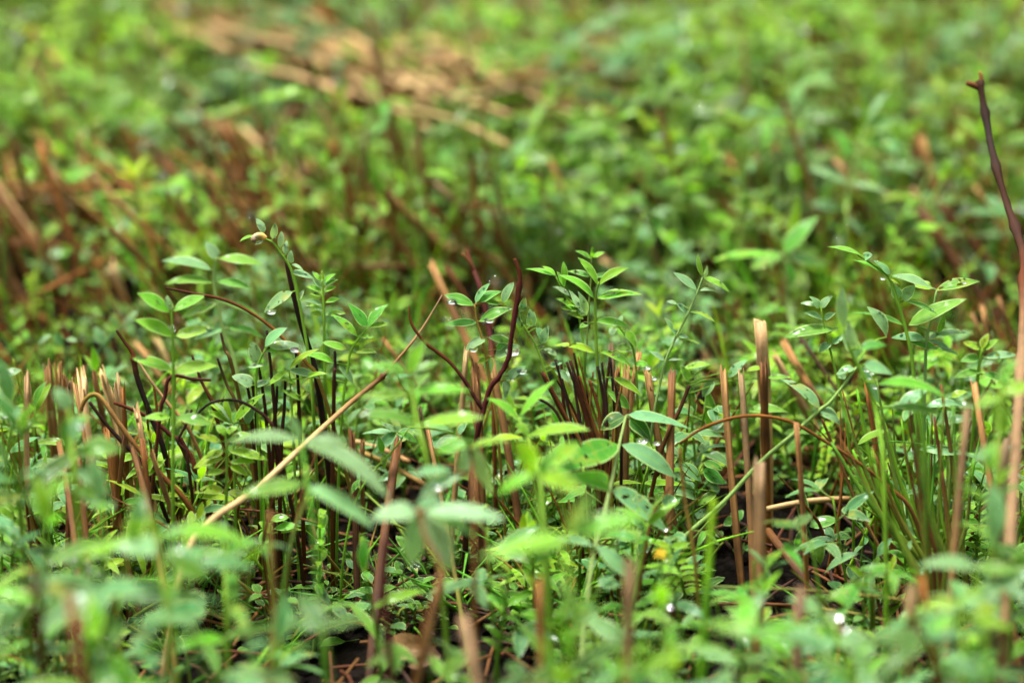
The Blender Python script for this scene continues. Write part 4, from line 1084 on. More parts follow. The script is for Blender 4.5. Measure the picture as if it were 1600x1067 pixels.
seedling("rosette of tiny green leaves on soil at the bottom left", [(155, 985, 12), (165, 978, 13), (140, 990, 12), (150, 1005, 14), (172, 995, 9), (145, 1010, 10)], 0.875, (155, 1025))
seedling("tiny leaf cluster on soil below the blurred pale cross", [(845, 790, 14), (870, 805, 18), (855, 800, 12), (885, 812, 10), (835, 780, 10)], 0.92, (860, 830))

# ------------------------------------------------------------------ the rest of the growth
def rot2(az, el):
    return np.array([math.cos(az) * math.cos(el), math.sin(az) * math.cos(el), math.sin(el)])


def plan_shoot(kind, H, code, lsize):
    """stem path and leaflets (base, tip, side, width, tint, oval) of one shoot standing at the origin"""
    bend = rot2(random.uniform(0, 6.28), 0) * random.uniform(0.03, 0.22) * H
    path = [bend * (t ** 2) + np.array([0, 0, H * t]) for t in np.linspace(0, 1, 6)]
    pos = lambda t: bend * t * t + np.array([0, 0, H * t])
    leaves, pet = [], []
    az = random.uniform(0, 6.28)

    def lf(b, d, L, wr, ov=0.0):
        side = np.cross(d, np.array([0, 0, 1.0]))
        side = unit(side) if np.linalg.norm(side) > 0.05 else np.array([1.0, 0, 0])
        tw = random.uniform(-0.5, 0.5); nn = np.cross(side, d)
        side = side * math.cos(tw) + nn * math.sin(tw)
        c = 'l' if (code == 'g' and random.random() < 0.25) else code
        leaves.append((b, b + d * L, side, L * wr, jit(T[c], 0.16), ov))
    if kind == 'pairs':
        n = random.randint(4, 6)
        for i in range(n):
            t = 0.32 + 0.66 * i / (n - 1); az += 1.4 + random.uniform(-0.3, 0.3)
            L = lsize * (1.0 - 0.35 * abs(t - 0.65)) * random.uniform(0.85, 1.15) * (0.75 if t > 0.93 else 1)
            for s in (0, math.pi):
                lf(pos(t), rot2(az + s + random.uniform(-0.2, 0.2), random.uniform(-0.15, 0.25) + 0.6 * max(0, t - 0.8) / 0.2), L, random.uniform(0.18, 0.26))
        lf(pos(1.0), rot2(az, 1.1), lsize * 0.6, 0.33)
    elif kind == 'trefoil':
        n = random.randint(3, 5)
        for i in range(n):
            t = 0.40 + 0.58 * i / (n - 1); az += 2.3 + random.uniform(-0.4, 0.4)
            pd = rot2(az, 0.5); pl = lsize * random.uniform(0.3, 0.8); c = pos(t) + pd * pl
            pet.append((pos(t), c))
            L = lsize * random.uniform(0.75, 1.1)
            for da, ee in ((-1.0, 0.05), (0.0, 0.15), (1.0, 0.05)):
                lf(c, rot2(az + da + random.uniform(-0.2, 0.2), ee + random.uniform(-0.35, 0.25)), L, random.uniform(0.27, 0.38), 0.25)
    elif kind == 'feather':
        n = random.randint(7, 9)
        for i in range(n):
            t = 0.45 + 0.54 * i / (n - 1)
            L = lsize * 0.55 * random.uniform(0.8, 1.1)
            for s in (0, math.pi):
                lf(pos(t), rot2(az + s + random.uniform(-0.25, 0.25), random.uniform(0.1, 0.5)), L, random.uniform(0.28, 0.36), 0.2)
    else:  # round
        n = random.randint(4, 6)
        for i in range(n):
            t = 0.3 + 0.7 * i / (n - 1); az += 2.4
            c = pos(t) + rot2(az, 0.4) * lsize * 0.3
            pet.append((pos(t), c))
            for s in (-0.5, 0.5):
                lf(c, rot2(az + s, random.uniform(-0.2, 0.5)), lsize * 0.5 * random.uniform(0.8, 1.2), random.uniform(0.6, 0.75), 1.0)
    return path, pet, leaves


KIND_WORD = {'pairs': 'opposite-leaved', 'trefoil': 'three-leaflet', 'feather': 'feathery', 'round': 'round-leaved'}
TINT_WORD = {'l': 'bright green', 'g': 'mid green', 'b': 'grey green', 'y': 'yellow green', 'd': 'dark green', 'w': 'silvery'}
SPECS = [('pairs', 'l', .019), ('pairs', 'g', .021), ('pairs', 'b', .020), ('trefoil', 'l', .016), ('trefoil', 'g', .017), ('trefoil', 'b', .016), ('feather', 'y', .019), ('feather', 'l', .020), ('round', 'b', .016), ('round', 'g', .016), ('pairs', 'y', .018), ('trefoil', 'd', .016)]
FGSPECS = [('pairs', 'g', .026), ('pairs', 'd', .028), ('pairs', 'b', .026), ('trefoil', 'g', .023), ('trefoil', 'b', .024), ('trefoil', 'b', .023), ('pairs', 'g', .025), ('pairs', 'l', .025), ('trefoil', 'b', .023), ('trefoil', 'd', .023), ('pairs', 'l', .024), ('trefoil', 'd', .024)]
PROTO = []
for kd, code, ls, H0 in [q + (0.06,) for q in SPECS] + [q + (0.1,) for q in FGSPECS]:
    path, pet, leaves = plan_shoot(kd, H0, code, ls)
    sm = MB()
    tube_geo(sm, smooth_path(path, 2), [0.0008, 0.00065, 0.0004], [jit(T['stem']), jit(T['ls'])], n=6)
    for a, b in pet: tube_geo(sm, [a, (a + b) / 2, b], [0.0004, 0.0003], [T['stem'], T['stem']], n=5)
    sme = sm.mesh("stem", M_STEM)
    lms, tips = [], []
    for (b, t_, s, w, c, ov) in leaves:
        mb = MB(); leaf_geo(mb, b, t_, s, w, bow=random.uniform(0.03, 0.1), fold=random.uniform(0.1, 0.3), nl=7, tint=c, oval=ov, tipdroop=random.uniform(0, 0.25))
        lms.append(mb.mesh("leaflet", M_LEAF)); tips.append((t_, b))
    lo = MB()                                             # light version for the mass
    tube_geo(lo, path, [0.0008, 0.0005], [T['stem'], T['stem']], n=4, cap=False)
    for (b, t_, s, w, c, ov) in leaves: leaf_geo(lo, b, t_, s, w, bow=0.07, fold=0.2, nl=4, ns=2, tint=c, oval=ov, tipdroop=random.uniform(0, 0.2))
    xl = MB()                                             # lightest version, for the field beyond the frame
    tube_geo(xl, [path[0], path[3], path[5]], [0.0009, 0.0005], [T['stem'], T['stem']], n=3, cap=False)
    for (b, t_, s, w, c, ov) in leaves: leaf_geo(xl, b, t_, s, w * 1.15, bow=0.07, fold=0.2, nl=3, ns=2, tint=c, oval=ov)
    v_, f_, c_, u_ = xl.arrays()
    PROTO.append(dict(xlow=(v_, np.array(f_, np.int32), c_, u_), kind=kd, code=code, stem=sme, leaves=lms, tips=tips, low=lo.arrays(), H=H0))

INST = []


def place(pi, x, y, h, rz, label, group, tilt=(0, 0), name="leafy_shoot"):
    p = PROTO[pi]
    r = empty(name, (x, y, gz(x, y) - 0.001), label, "plant", group)
    r.rotation_euler = (tilt[0], tilt[1], rz)
    s = h / p["H"]
    r.scale = (s, s, s)
    link("stem", p["stem"], r)
    for m in p["leaves"]: link("leaflet", m, r)
    INST.append((pi, x, y, s, rz))
    return r


def landmark(px):
    for lim, nm in ((300, "the pale straw clump"), (440, "the tall soft green shoot"), (620, "the caterpillar shoot"), (840, "the dark forked twig"), (1040, "the lime star"), (1300, "the tall cut straw"), (1460, "the right-hand group"), (1e9, "the tall jointed stalk")):
        if px < lim: return nm


def tip_h(px, py, d):
    p = at(px, py, d)
    return p[0], p[1], max(0.012, p[2] - gz(p[0], p[1]))


# close to the lens: along the bottom of the picture
near = []
BOX = [(0, 90, 1060, 0.60, 0.72)]
fgspots = [(30, 800, .70, 0), (70, 860, .66, 1), (150, 830, .68, 2), (20, 940, .62, 0), (120, 985, .60, 10), (200, 900, .66, 5), (60, 1030, .58, 1), (180, 1050, .58, 0), (260, 960, .63, 2), (300, 1010, .61, 5), (350, 930, .66, 4), (420, 1010, .63, 2), (395, 880, .74, 4),
           (520, 1010, .64, 9), (30, 700, .76, 1), (10, 760, .74, 2), (300, 890, .70, 0),
           (850, 1000, .64, 1), (770, 1040, .61, 7), (950, 1030, .62, 4), (880, 1060, .58, 0), (1020, 1010, .64, 7),
           (1070, 980, .66, 0), (1160, 1040, .63, 8), (1000, 1060, .58, 7), (1130, 930, .71, 2), (1390, 1030, .64, 5), (1330, 1060, .61, 8), (1460, 1040, .62, 0), (1530, 1010, .64, 9), (1580, 1050, .60, 2), (1590, 930, .70, 1), (1420, 985, .70, 4), (1560, 880, .72, 5), (1595, 780, .74, 0),
           (1210, 1062, .62, 3), (1270, 1060, .63, 5), (20, 640, .80, 2), (960, 960, .74, 4)]
for k, (px, py, d, pi) in enumerate(fgspots):
    pi += 12
    d = 0.69 + (d - 0.58) * 0.5
    x, y, h = tip_h(px, py, d)
    word = "%s %s" % (TINT_WORD[PROTO[pi]["code"]], KIND_WORD[PROTO[pi]["kind"]])
    zone = "bottom left corner" if px < 300 and py > 850 else ("left edge" if px < 300 else "bottom left of centre" if px < 620 else "bottom centre" if px < 900 else "bottom right of centre" if px < 1300 else "bottom right corner")
    place(pi, x, y, h, random.uniform(0, 6.28), "strongly blurred %s shoot near the lens, %s" % (word, zone), "strongly blurred shoots close to the lens", (random.uniform(-.15, .15), random.uniform(-.15, .15)))

# low sprouts filling the sharp band near the soil
cnt = 0
tries = 0
while cnt < 215 and tries < 4000:
    tries += 1
    px = random.uniform(-60, 1660); d = random.uniform(0.83, 0.98)
    X, Y = at(px, 600, d)[:2]
    if 480 < px < 800 and d < 0.92: continue
    if 1090 < px < 1340 and d < 0.93: continue
    h = random.uniform(0.024, 0.046) if d < 0.9 else random.uniform(0.026, 0.050)
    pi = random.choice((0, 1, 2, 3, 4, 5, 6, 7, 8, 10, 0, 2, 6, 7, 10))
    word = "%s %s" % (TINT_WORD[PROTO[pi]["code"]], KIND_WORD[PROTO[pi]["kind"]])
    place(pi, X, Y, h, random.uniform(0, 6.28), "low %s sprout below %s" % (word, landmark(px)), "low sprouts between the stubble", (random.uniform(-.25, .25), random.uniform(-.25, .25)), "low_sprout")
    cnt += 1

for _ in range(62):
    px = random.uniform(-20, 1620); d = random.uniform(0.73, 0.83)
    if 520 < px < 740 and random.random() < 0.7: continue
    X, Y = at(px, 900, d)[:2]
    h = random.uniform(0.030, 0.058)
    pi = random.choice((1, 2, 4, 5, 8, 11, 2, 4, 1, 7))
    word = "%s %s" % (TINT_WORD[PROTO[pi]["code"]], KIND_WORD[PROTO[pi]["kind"]])
    zone = "bottom left" if px < 400 else "bottom left of centre" if px < 800 else "bottom right of centre" if px < 1200 else "bottom right"
    place(pi, X, Y, h, random.uniform(0, 6.28), "blurred low %s sprout near the soil, %s" % (word, zone), "blurred low sprouts in front", (random.uniform(-.25, .25), random.uniform(-.25, .25)), "low_sprout")

# background: first the nearest as single plants, the rest as one mass
bgp = []
for _ in range(3500):
    d = 0.96 + 0.72 * random.random() ** 0.95
    px = random.uniform(-350, 1950)
    p = at(px, 500, d)
    yy = p[1]; xx = p[0]
    bgp.append((d + random.uniform(-0.005, 0.005), xx, yy, px))
bgp.sort()
nsingle = 0
mass = []
for (d, xx, yy, px) in bgp:
    nz = noise.noise(Vector((xx * 7, yy * 7, 9.3)))
    n2 = noise.noise(Vector((xx * 14, yy * 14, 2.3)))
    if nz < -0.16 and random.random() < 0.6: continue
    h = (0.042 + 0.022 * nz + random.uniform(-0.018, 0.024)) 
    if d < 1.07: h = min(h, random.uniform(0.014, 0.028) if px < 330 else random.uniform(0.024, 0.044))
    pool = (2, 5, 8, 5, 1) if n2 < -0.18 else ((0, 3, 7, 6, 10, 4) if n2 > 0.1 else (0, 1, 3, 4, 7, 9, 11))
    pi = random.choice(pool)
    qx, qy, _d = proj((xx, yy, h))
    sw = 5 + 0.35 * (min(qx, 700) - 300)                 # thin growth where the straw lies
    if 250 < qx < 980 and abs(qy - (sw if qx < 660 else 112)) < (42 if qx < 660 else 48) and random.random() < 0.5: continue
    inview = -20 < qx < 1620 and qy > -30
    if nsingle < 110 and inview and random.random() < 0.2:
        nsingle += 1
        word = "%s %s" % (TINT_WORD[PROTO[pi]["code"]], KIND_WORD[PROTO[pi]["kind"]])
        far = "softly blurred" if d < 1.06 else "blurred"
        place(pi, xx, yy, h, random.uniform(0, 6.28), "%s %s plant behind %s" % (far, word, landmark(qx)), "blurred plants just behind the sharp band", (random.uniform(-.2, .2), random.uniform(-.2, .2)))
    else:
        mass.append((pi, xx, yy, h, random.uniform(0, 6.28)))
# beyond the frame, so the field goes on
outer = []
for _ in range(8200):
    xx = random.uniform(-1.15, 1.15); yy = 0.3 + 2.6 * random.random()
    if random.random() < 0.15: xx *= 1.6; yy *= 1.5
    qx, qy, dq = proj((xx, yy, 0.03))
    if dq < 0.15 or (-330 < qx < 1930 and 0.96 < dq < 1.66) or (-100 < qx < 1700 and dq < 1.0 and yy > 0.5): continue
    if yy < 0.66 and abs(xx) < 0.22: continue
    if noise.noise(Vector((xx * 7, yy * 7, 9.3))) < -0.25: continue
    outer.append((random.randrange(12), xx, yy, random.uniform(0.04, 0.085), random.uniform(0, 6.28)))


def fast_quads(name, V, Q, C, U, mat):
    me = bpy.data.meshes.new(name)
    me.vertices.add(len(V)); me.loops.add(Q.size); me.polygons.add(len(Q))
    me.vertices.foreach_set("co", np.ascontiguousarray(V, np.float32).ravel())
    me.loops.foreach_set("vertex_index", np.ascontiguousarray(Q, np.int32).ravel())
    me.polygons.foreach_set("loop_start", np.arange(0, Q.size, Q.shape[1], dtype=np.int32))
    me.update(calc_edges=True)
    a = me.attributes.new("tint", 'FLOAT_COLOR', 'POINT')
    cc = np.ones((len(V), 4), np.float32); cc[:, :3] = C
    a.data.foreach_set("color", cc.ravel())
    b = me.attributes.new("luv", 'FLOAT_VECTOR', 'POINT'); b.data.foreach_set("vector", np.ascontiguousarray(U, np.float32).ravel())
    me.shade_smooth()
    me.materials.append(mat)
    return me


def mass_object(name, items, mat):
    """items: (arrays, x, y, scale, rz, tintfactor, tilt)"""
    VV, QQ, CC, UU, n = [], [], [], [], 0
    for (arr, x, y, s, rz, k, tl) in items:
        v, f, c, u = arr
        cs, sn = math.cos(rz), math.sin(rz)
        w = v * s
        xx = w[:, 0] * cs - w[:, 1] * sn + w[:, 2] * tl[0]; yy = w[:, 0] * sn + w[:, 1] * cs + w[:, 2] * tl[1]
        VV.append(np.stack([xx + x, yy + y, w[:, 2] + gz(x, y) - 0.001], 1)); QQ.append(np.asarray(f, np.int32) + n); CC.append(c * k); UU.append(u); n += len(v)
    return link(name, fast_quads(name, np.concatenate(VV), np.concatenate(QQ), np.concatenate(CC), np.concatenate(UU), mat))


for p in PROTO:
    v, f, c, u = p["low"]; p["low"] = (v, np.array(f, np.int32), c, u)
mass_object("background_undergrowth", [(PROTO[pi]["low"], x, y, h / PROTO[pi]["H"], rz, np.array([random.uniform(.75, 1.15), 1.0, random.uniform(.7, 1.3)]) * random.uniform(0.38, 1.2), (random.uniform(-.25, .25), random.uniform(-.25, .25))) for (pi, x, y, h, rz) in mass], M_LEAF)
tag(bpy.data.objects["background_undergrowth"], "blurred mass of small green plants filling the background", "undergrowth", kind="stuff")
mass_object("outer_undergrowth", [(PROTO[pi]["xlow"], x, y, h / PROTO[pi]["H"], rz, np.array([random.uniform(.75, 1.15), 1.0, random.uniform(.7, 1.3)]) * random.uniform(0.6, 1.15), (random.uniform(-.25, .25), random.uniform(-.25, .25))) for (pi, x, y, h, rz) in outer], M_LEAF)
tag(bpy.data.objects["outer_undergrowth"], "low green plants carrying the field on beyond the picture's edges", "undergrowth", kind="stuff")

# straws in the background stubble
def lean_straw(x, y, L, lean, az, r, ct, cb, label=None, group=None):
    dv = np.array([math.cos(az) * math.sin(lean), math.sin(az) * math.sin(lean), math.cos(lean)])
    b = np.array([x, y, gz(x, y) - 0.003]); t_ = b + dv * L
    return b, t_


STRW = [('orange', 'brown'), ('orange', 'orange'), ('tan', 'orange'), ('brown', 'brown'), ('tan', 'orange'), ('pale', 'tan'), ('grey', 'brown')]
n_single = 0
rest = MB()
spots = []
for _ in range(3000):
    d = 0.99 + 0.85 * random.random()
    px = random.uniform(-300, 1900)
    p = at(px, 500, d)
    if noise.noise(Vector((p[0] * 9 + 5, p[1] * 9, 1.3))) < -0.30 or random.random() < 0.35: continue
    spots.append((d, p[0], p[1], px))
spots.sort()
for (d, xx, yy, px) in spots:
    lean = abs(random.gauss(0.65, 0.3)); az = math.pi + random.gauss(0, 0.75)     # most lean to the left
    L = random.uniform(0.05, 0.09) if d > 1.08 else random.uniform(0.015, 0.035)
    if random.random() < 0.22 and d > 1.12: lean = random.uniform(1.3, 1.5); L = random.uniform(0.04, 0.09)
    r = random.uniform(0.0007, 0.0015) * (1.5 if random.random() < 0.12 else 1)
    dv = np.array([math.cos(az) * math.sin(lean), math.sin(az) * math.sin(lean), math.cos(lean)])
    z0 = -0.003 if lean < 1.2 else random.uniform(0.008, 0.035)
    b = np.array([xx, yy, gz(xx, yy) + z0]); t_ = b + dv * L
    ct, cb = random.choice(STRW)
    qx, qy, _d = proj(t_)
    if n_single < 110 and -20 < qx < 1620 and random.random() < 0.4:
        n_single += 1
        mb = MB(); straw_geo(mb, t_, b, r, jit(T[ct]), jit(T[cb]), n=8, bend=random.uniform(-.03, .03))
        o = link("cut_straw", mb.mesh("cut_straw", M_STRAW, b), None, tuple(b))
        tag(o, "%s blurred %s straw in the stubble behind %s" % ("leaning" if lean < 1.2 else "fallen", {'tan': 'tan', 'brown': 'brown', 'orange': 'orange', 'pale': 'pale', 'grey': 'grey'}[ct], landmark(qx)), "straw", "blurred straws in the background stubble")
    else:
        tube_geo(rest, [b, (b + t_) / 2, t_], [r, r * 0.9], [jit(T[cb]), jit(T[ct])], n=5, cap=False)
# swath of fallen straw across the upper left and centre
def soil_hit(x, y, z):
    dirv = FW + (x - 800) * K * RT + (533.5 - y) * K * UP
    return CP + dirv * ((CAM_H - z) / -dirv[2])


for i in range(185):
    if i < 85 or i >= 165:
        t = random.random(); cx, cy = 300 + 400 * t + random.gauss(0, 45), 5 + 140 * t + random.gauss(0, 30); sl = 0.34 + random.gauss(0, 0.12)
    elif i < 135:
        cx, cy = random.uniform(660, 960), random.uniform(60, 170); sl = random.gauss(0.06, 0.2)
    elif i < 150:
        continue
    else:
        cx, cy = random.uniform(40, 320), random.uniform(60, 300); sl = random.gauss(0.9, 0.2)
    hl = random.uniform(18, 40) if 135 <= i < 165 else random.uniform(40, 110)
    z = random.uniform(0.030, 0.054) if not 85 <= i < 135 else random.uniform(0.034, 0.058)
    p, q = soil_hit(cx - hl, cy - hl * sl, z), soil_hit(cx + hl, cy + hl * sl, z + random.uniform(-0.015, 0.01))
    cc = random.choice(('pale', 'pale', 'tan', 'grey', 'pale', 'tan')) if i < 135 or i >= 165 else random.choice(('tan', 'brown', 'orange'))
    dd = proj(p)[2]
    if np.linalg.norm(p - q) > 0.25: q = p + unit(q - p) * 0.25
    r = random.uniform(0.0006, 0.0013)
    if i % 4 == 0:
        mb = MB(); tube_geo(mb, smooth_path([p, (p + q) / 2 + np.array([0, 0, 0.003]), q], 3), [r, r], [jit(T[cc]), jit(T[cc])], n=7, rough=0.2)
        o = link("fallen_straw", mb.mesh("fallen_straw", M_STRAW, p), None, tuple(p))
        tag(o, "blurred %s straw lying in the fallen swath across the %s" % (cc, "upper left background" if i < 85 or i >= 165 else "top centre background" if i < 135 else "far left background"), "straw", "swath of fallen straw in the background")
    else:
        tube_geo(rest, [p, (p + q) / 2 + np.array([0, 0, 0.002]), q], [r, r], [jit(T[cc]), jit(T[cc])], n=5, cap=False)
for _ in range(1400):
    xx = random.uniform(-1.2, 1.2); yy = random.uniform(0.3, 3.0)
    qx, qy, dq = proj((xx, yy, 0.03))
    if dq < 0.15 or (-200 < qx < 1800 and dq < 1.85 and qy < 1500): continue
    if yy < 0.75 and abs(xx) < 0.2: continue
    b = np.array([xx, yy, gz(xx, yy) - 0.003]); t_ = b + np.array([random.uniform(-.03, .02), random.uniform(-.02, .02), random.uniform(.03, .07)])
    tube_geo(rest, [b, (b + t_) / 2, t_], [0.0016, 0.0014], [jit(T['brown']), jit(T['tan'])], n=5, cap=False)
# straw bits and dead stalks lying low under the plants
for _ in range(1100):
    d = random.uniform(0.72, 1.0); px = random.uniform(-100, 1700); p = at(px, 600, d)
    if (480 < px < 790 or 1090 < px < 1340) and random.random() < 0.2: continue
    a = random.uniform(0, 6.28); L = random.uniform(0.008, 0.035)
    b = np.array([p[0], p[1], gz(p[0], p[1]) + random.uniform(0.0005, 0.008)]); t_ = b + np.array([math.cos(a), math.sin(a), random.uniform(-0.05, 0.35)]) * L
    tube_geo(rest, [b, (b + t_) / 2 + np.array([0, 0, 0.001]), t_], [0.0006, 0.0005], [jit(T[random.choice(('brown', 'brown', 'dark', 'red', 'dark'))])] * 2, n=5, cap=False)
v, f, c, u = rest.arrays()
o = link("straw_litter", fast_quads("straw_litter", v, np.array(f, np.int32), c, u, M_STRAW))
tag(o, "scattered brown and tan straw stubble and litter among the plants", "straw litter", kind="stuff")

# low ground cover: tiny leaves and fine grass over the soil
def rosette(seed):
    mb = MB(); n = random.randint(6, 11)
    for k in range(n):
        az = random.uniform(0, 6.28); el = random.uniform(0.1, 1.2)
        b = np.array([0, 0, random.uniform(0.0, 0.010)]); d = rot2(az, el)
        st = b + d * random.uniform(0.002, 0.008)
        L = random.uniform(0.0025, 0.006)
        leaf_geo(mb, st, st + rot2(az, random.uniform(-.2, .4)) * L, np.array([-math.sin(az), math.cos(az), 0]), L * random.uniform(.5, .75), nl=4, ns=2, tint=jit(T[random.choice(('g', 'd', 'd', 'b', 'g'))], .2), oval=1.0, bow=.06)
        tube_geo(mb, [b, (b + st) / 2, st], [0.0002, 0.00015], [T['stem'], T['stem']], n=3, cap=False)
    v, f, c, u = mb.arrays(); return (v, np.array(f, np.int32), c, u)


def grass_bunch():
    mb = MB()
    for k in range(random.randint(5, 9)):
        az = random.uniform(0, 6.28); L = random.uniform(0.012, 0.032)
        b = np.array([random.gauss(0, .0015), random.gauss(0, .0015), 0]); d = rot2(az, random.uniform(0.6, 1.4))
        t_ = b + d * L + np.array([math.cos(az), math.sin(az), -0.4]) * L * random.uniform(0, .4); mid_ = b + d * L * 0.55
        cc = jit(T[random.choice(('g', 'l', 'olive', 'g', 'gold'))], .2)
        tube_geo(mb, smooth_path([b, mid_, t_], 2), [0.0005, 0.00045, 0.0001], [cc, cc], n=3, cap=False)
    v, f, c, u = mb.arrays(); return (v, np.array(f, np.int32), c, u)


ROS = [rosette(i) for i in range(10)]; GRS = [grass_bunch() for i in range(10)]
items, gitems = [], []


def tall_bunch():
    mb = MB()
    for k in range(random.randint(4, 7)):
        az = random.uniform(0, 6.28); L = random.uniform(0.03, 0.065)
        b = np.array([random.gauss(0, .003), random.gauss(0, .003), 0]); d = rot2(az, random.uniform(1.0, 1.5))
        t_ = b + d * L + np.array([math.cos(az), math.sin(az), -0.2]) * L * random.uniform(0, .3)
        cc = jit(T[random.choice(('g', 'l', 'olive', 'y', 'brown', 'l', 'gold', 'orange'))], .2)
        tube_geo(mb, smooth_path([b, b + d * L * 0.55, t_], 2), [0.0006, 0.0005, 0.00015], [cc, cc], n=4, cap=False)
    v, f, c, u = mb.arrays(); return (v, np.array(f, np.int32), c, u)


TALL = [tall_bunch() for i in range(9)]
for _ in range(900):
    d = random.uniform(1.02, 1.8); px = random.uniform(-200, 1800); p = at(px, 500, d)
    if noise.noise(Vector((p[0] * 11, p[1] * 11, 6.6))) < -0.05: continue
    gitems.append((random.choice(TALL), p[0], p[1], random.uniform(0.8, 1.35), random.uniform(0, 6.28), np.array([random.uniform(.8, 1.3), random.uniform(.75, 1.1), .8]), (random.uniform(-.5, .2), random.uniform(-.2, .2))))
for _ in range(230):
    d = random.uniform(0.84, 1.04); px = random.uniform(-100, 1700); p = at(px, 600, d)
    if (440 < px < 800 and d < 0.93) or (1080 < px < 1330 and d < 0.92): continue
    gitems.append((random.choice(TALL), p[0], p[1], random.uniform(0.6, 1.15), random.uniform(0, 6.28), np.array([random.uniform(.7, 1.2)] * 3), (random.uniform(-.25, .15), random.uniform(-.2, .2))))
for _ in range(1100):
    d = random.uniform(0.74, 1.02); px = random.uniform(-100, 1700); p = at(px, 600, d)
    q = noise.noise(Vector((p[0] * 22, p[1] * 22, 4.4)))
    bare = (440 < px < 800 and d < 0.95) or (1080 < px < 1330 and d < 0.91) or (100 < px < 210 and d < 0.9)
    if q < (0.22 if bare else -0.08): continue
    it = (p[0], p[1], random.uniform(0.7, 1.5), random.uniform(0, 6.28), np.array([random.uniform(.8, 1.2)] * 3), (random.uniform(-.2, .2), random.uniform(-.2, .2)))
    if random.random() < 0.62: items.append((random.choice(ROS),) + it)
    else: gitems.append((random.choice(GRS),) + it)
tag(mass_object("ground_cover", items, M_LEAF), "tiny round-leaved weeds carpeting the soil under the plants", "ground cover", kind="stuff")
tag(mass_object("grass", gitems, M_STEM), "fine short grass blades sprouting from the dark soil", "grass", kind="stuff")

# soil crumbs
cv, cf, cn = [], [], 0
iv, if_ = ICO1
for _ in range(2200):
    d = random.uniform(0.76, 0.99); px = random.uniform(-50, 1650); p = at(px, 600, d)
    r = random.uniform(0.0007, 0.0030) * (1.6 if random.random() < .08 else 1)
    v = iv * (1 + 0.35 * RNG.randn(len(iv), 1)) * r * np.array([1, 1, .75]) + np.array([p[0], p[1], gz(p[0], p[1])])
    cv.append(v); cf.extend([tuple(i + cn for i in q) for q in if_]); cn += len(v)
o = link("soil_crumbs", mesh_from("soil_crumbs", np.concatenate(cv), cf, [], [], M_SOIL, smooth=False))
tag(o, "loose dark crumbs of wet soil on the ground", "soil", kind="stuff")

# ------------------------------------------------------------------ water
def drop_mesh(sq):
    v = ICO3[0].copy()
    v[:, 2] *= sq
    low = v[:, 2] > 0
    v[low, 2] *= 0.7
    return mesh_from("water_drop", v, ICO3[1], [], [], M_WATER)


DROPM = drop_mesh(0.9)


def drop(label, x, y, r, d, group=None, sx=1.25):
    p = at(x, y, d)
    o = link("water_drop", DROPM, None, tuple(p))
    R = r * K * d * (0.68 if d < 0.82 else 1)
    o.scale = (R * sx * 0.85, R * 0.8, R * 0.62)
    return tag(o, label, "water drop", group)


for a in [("drop hanging under the leaf below the caterpillar shoot", 424, 487, 8, .888), ("drop at the tip of the glaucous shoot's right leaflet", 461, 546, 8, .878), ("drop under the upper left leaflet of the drop-hung shoot", 706, 471, 8, .893),
          ("drop under the middle right leaflet of the drop-hung shoot", 765, 500, 8, .893), ("large crescent drop beside the dark twig on the drop-hung shoot", 801, 549, 12, .89), ("drop on the lower left leaflet of the drop-hung shoot", 740, 546, 7, .893),
          ("drop on the lowest right leaflet of the drop-hung shoot", 816, 580, 8, .893), ("small drop on the lowest middle leaflet of the drop-hung shoot", 801, 592, 4, .893), ("drop under the dark folded leaf of the long pale stem", 1004, 688, 9, .866),
          ("drop under the long leaf's foot, right of the pale stem's top leaf", 1026, 692, 6, .866), ("drop at the curled tip right of the lime star", 1012, 574, 6, .90), ("drop on the short leaflet right of the lime star", 1022, 591, 5, .90),
          ("drop on the wet leaf at the left edge", 22, 659, 8, .855), ("small bead on the wet leaf at the left edge", 8, 651, 4, .855), ("bright drop on the blurred shoot before the pale clump", 124, 664, 10, .765), ("second bright drop lower on the shoot before the pale clump", 150, 727, 8, .765),
          ("bead under the slanted tip of the right-hand overlapping shoot", 1379, 435, 5, .888), ("upper bead on the drop-dotted leaflet", 1354, 579, 4, .864), ("second bead on the drop-dotted leaflet", 1362, 583, 4, .864), ("third bead on the drop-dotted leaflet", 1358, 591, 3, .864), ("lowest bead on the drop-dotted leaflet", 1367, 605, 4.5, .864),
          ("bead on the tall flag-leaved shoot's top leaf", 1507, 442, 4, .888), ("big bright blurred drop at the lower right of centre", 1309, 962, 13, .755), ("blurred round drop hanging just below the big bright one", 1322, 982, 8, .755),
          ("round blurred drop on the level strap leaf, left", 281, 857, 8, .725), ("bright blurred smear of water on the hanging silvery pair's lower leaf", 684, 760, 10, .78), ("blurred drop at the right tip of the whitish wet shoot", 768, 815, 8, .75), ("small bead on the whitish shoot's lower finger", 648, 882, 5, .75),
          ("drop under the oval leaflet below the arch", 1288, 826, 5, .905), ("bead below the row of straws near the pale stem leaf", 1040, 826, 5, .84), ("drop at the front straw's foot right of centre bottom", 1046, 946, 8, .78), ("drop on the soil leaf left of the golden short straw", 497, 845, 5, .86)]:
    drop(a[0], a[1], a[2], a[3], a[4], "water drops on the leaves")
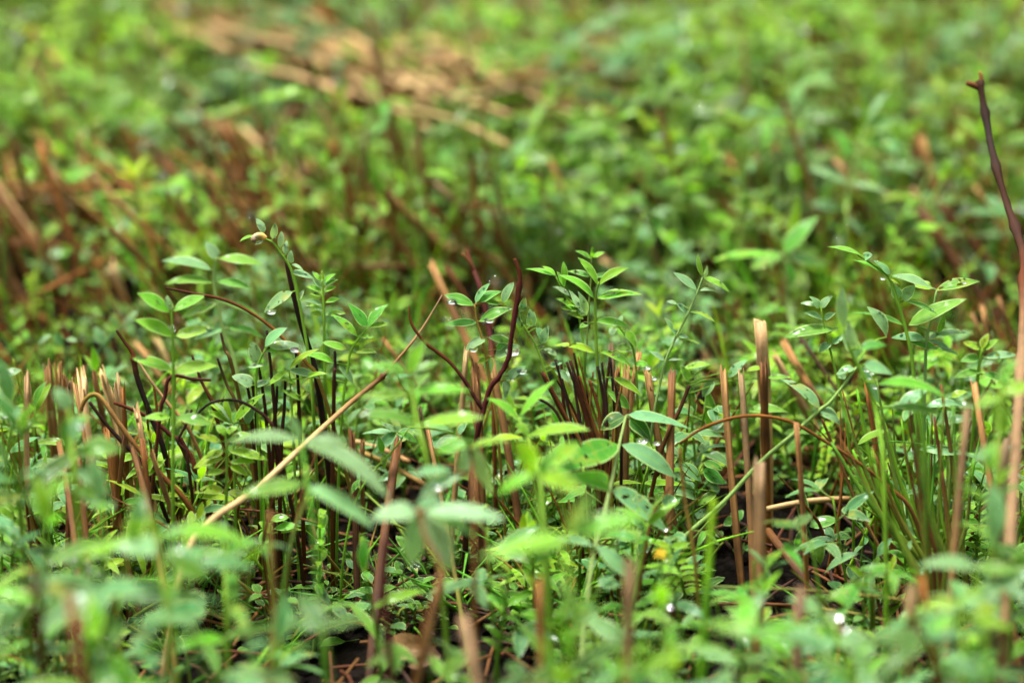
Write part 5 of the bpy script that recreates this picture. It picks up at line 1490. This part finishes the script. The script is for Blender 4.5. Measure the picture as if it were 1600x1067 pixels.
# drops that show as soft bright discs behind
tgt = [i for i in INST if proj((i[1], i[2], 0.03))[2] > 0.98]
random.shuffle(tgt)
mt = [(pi, x, y, h / PROTO[pi]['H'], rz) for (pi, x, y, h, rz) in mass if -20 < proj((x, y, h))[0] < 1620 and 0.98 < proj((x, y, h))[2] < 1.45]
for (pi, x, y, s, rz) in tgt[:25] + random.sample(mt, 75):
    tp, bs_ = sorted(PROTO[pi]["tips"], key=lambda q: -q[0][2])[random.randrange(4)]
    q = (tp * 0.85 + bs_ * 0.15) * s
    pos_ = np.array([x + q[0] * math.cos(rz) - q[1] * math.sin(rz), y + q[0] * math.sin(rz) + q[1] * math.cos(rz), gz(x, y) + q[2] + 0.0006])
    o = link("water_drop", DROPM, None, tuple(pos_)); R = random.uniform(0.0013, 0.0024); o.scale = (R, R, R)
    tag(o, "drop glinting as a soft bright disc behind %s" % landmark(proj(pos_)[0]), "water drop", "glinting drops in the background")

# fine dew beads on the upper faces of the sharp leaflets
dv_, df_, dn = [], [], 0
cand = [o for o in bpy.data.objects if o.name.startswith("leaflet") and o.parent and o.parent.scale[0] == 1.0]
random.shuffle(cand)
for o in cand[:300]:
    base = np.array(o.parent.location)
    vs = o.data.vertices
    for _ in range(random.randint(2, 7)):
        vi = random.randrange(5, len(vs) - 5)
        p = np.array(vs[vi].co) * 0.6 + np.array(vs[vi + 1].co) * 0.4 + base
        nrm = np.array(vs[vi].normal)
        if nrm[2] < 0: nrm = -nrm
        r = random.uniform(0.00014, 0.00042)
        dv_.append(ICO1[0] * r * np.array([1, 1, .8]) + p + nrm * r * 0.4); df_.extend([tuple(i + dn for i in q) for q in ICO1[1]]); dn += len(ICO1[0])
o = link("dew_beads", mesh_from("dew_beads", np.concatenate(dv_), df_, [], [], M_WATER))
tag(o, "fine dew beads dotted over the sharp leaflets", "dew", kind="stuff")

# labels that several things would share: tell them apart by their order from the left
groups = {}
for o in list(SC.objects):
    if o.parent is None and "label" in o and "category" in o: groups.setdefault(o["label"], []).append(o)
for lab, os_ in groups.items():
    if len(os_) < 2: continue
    os_.sort(key=lambda q: proj(np.array(q.location) + np.array([0, 0, 0.03]))[0])
    for i, q in enumerate(os_):
        q["label"] = lab + ", %s from left" % (ORD[i] if i < len(ORD) else "last")
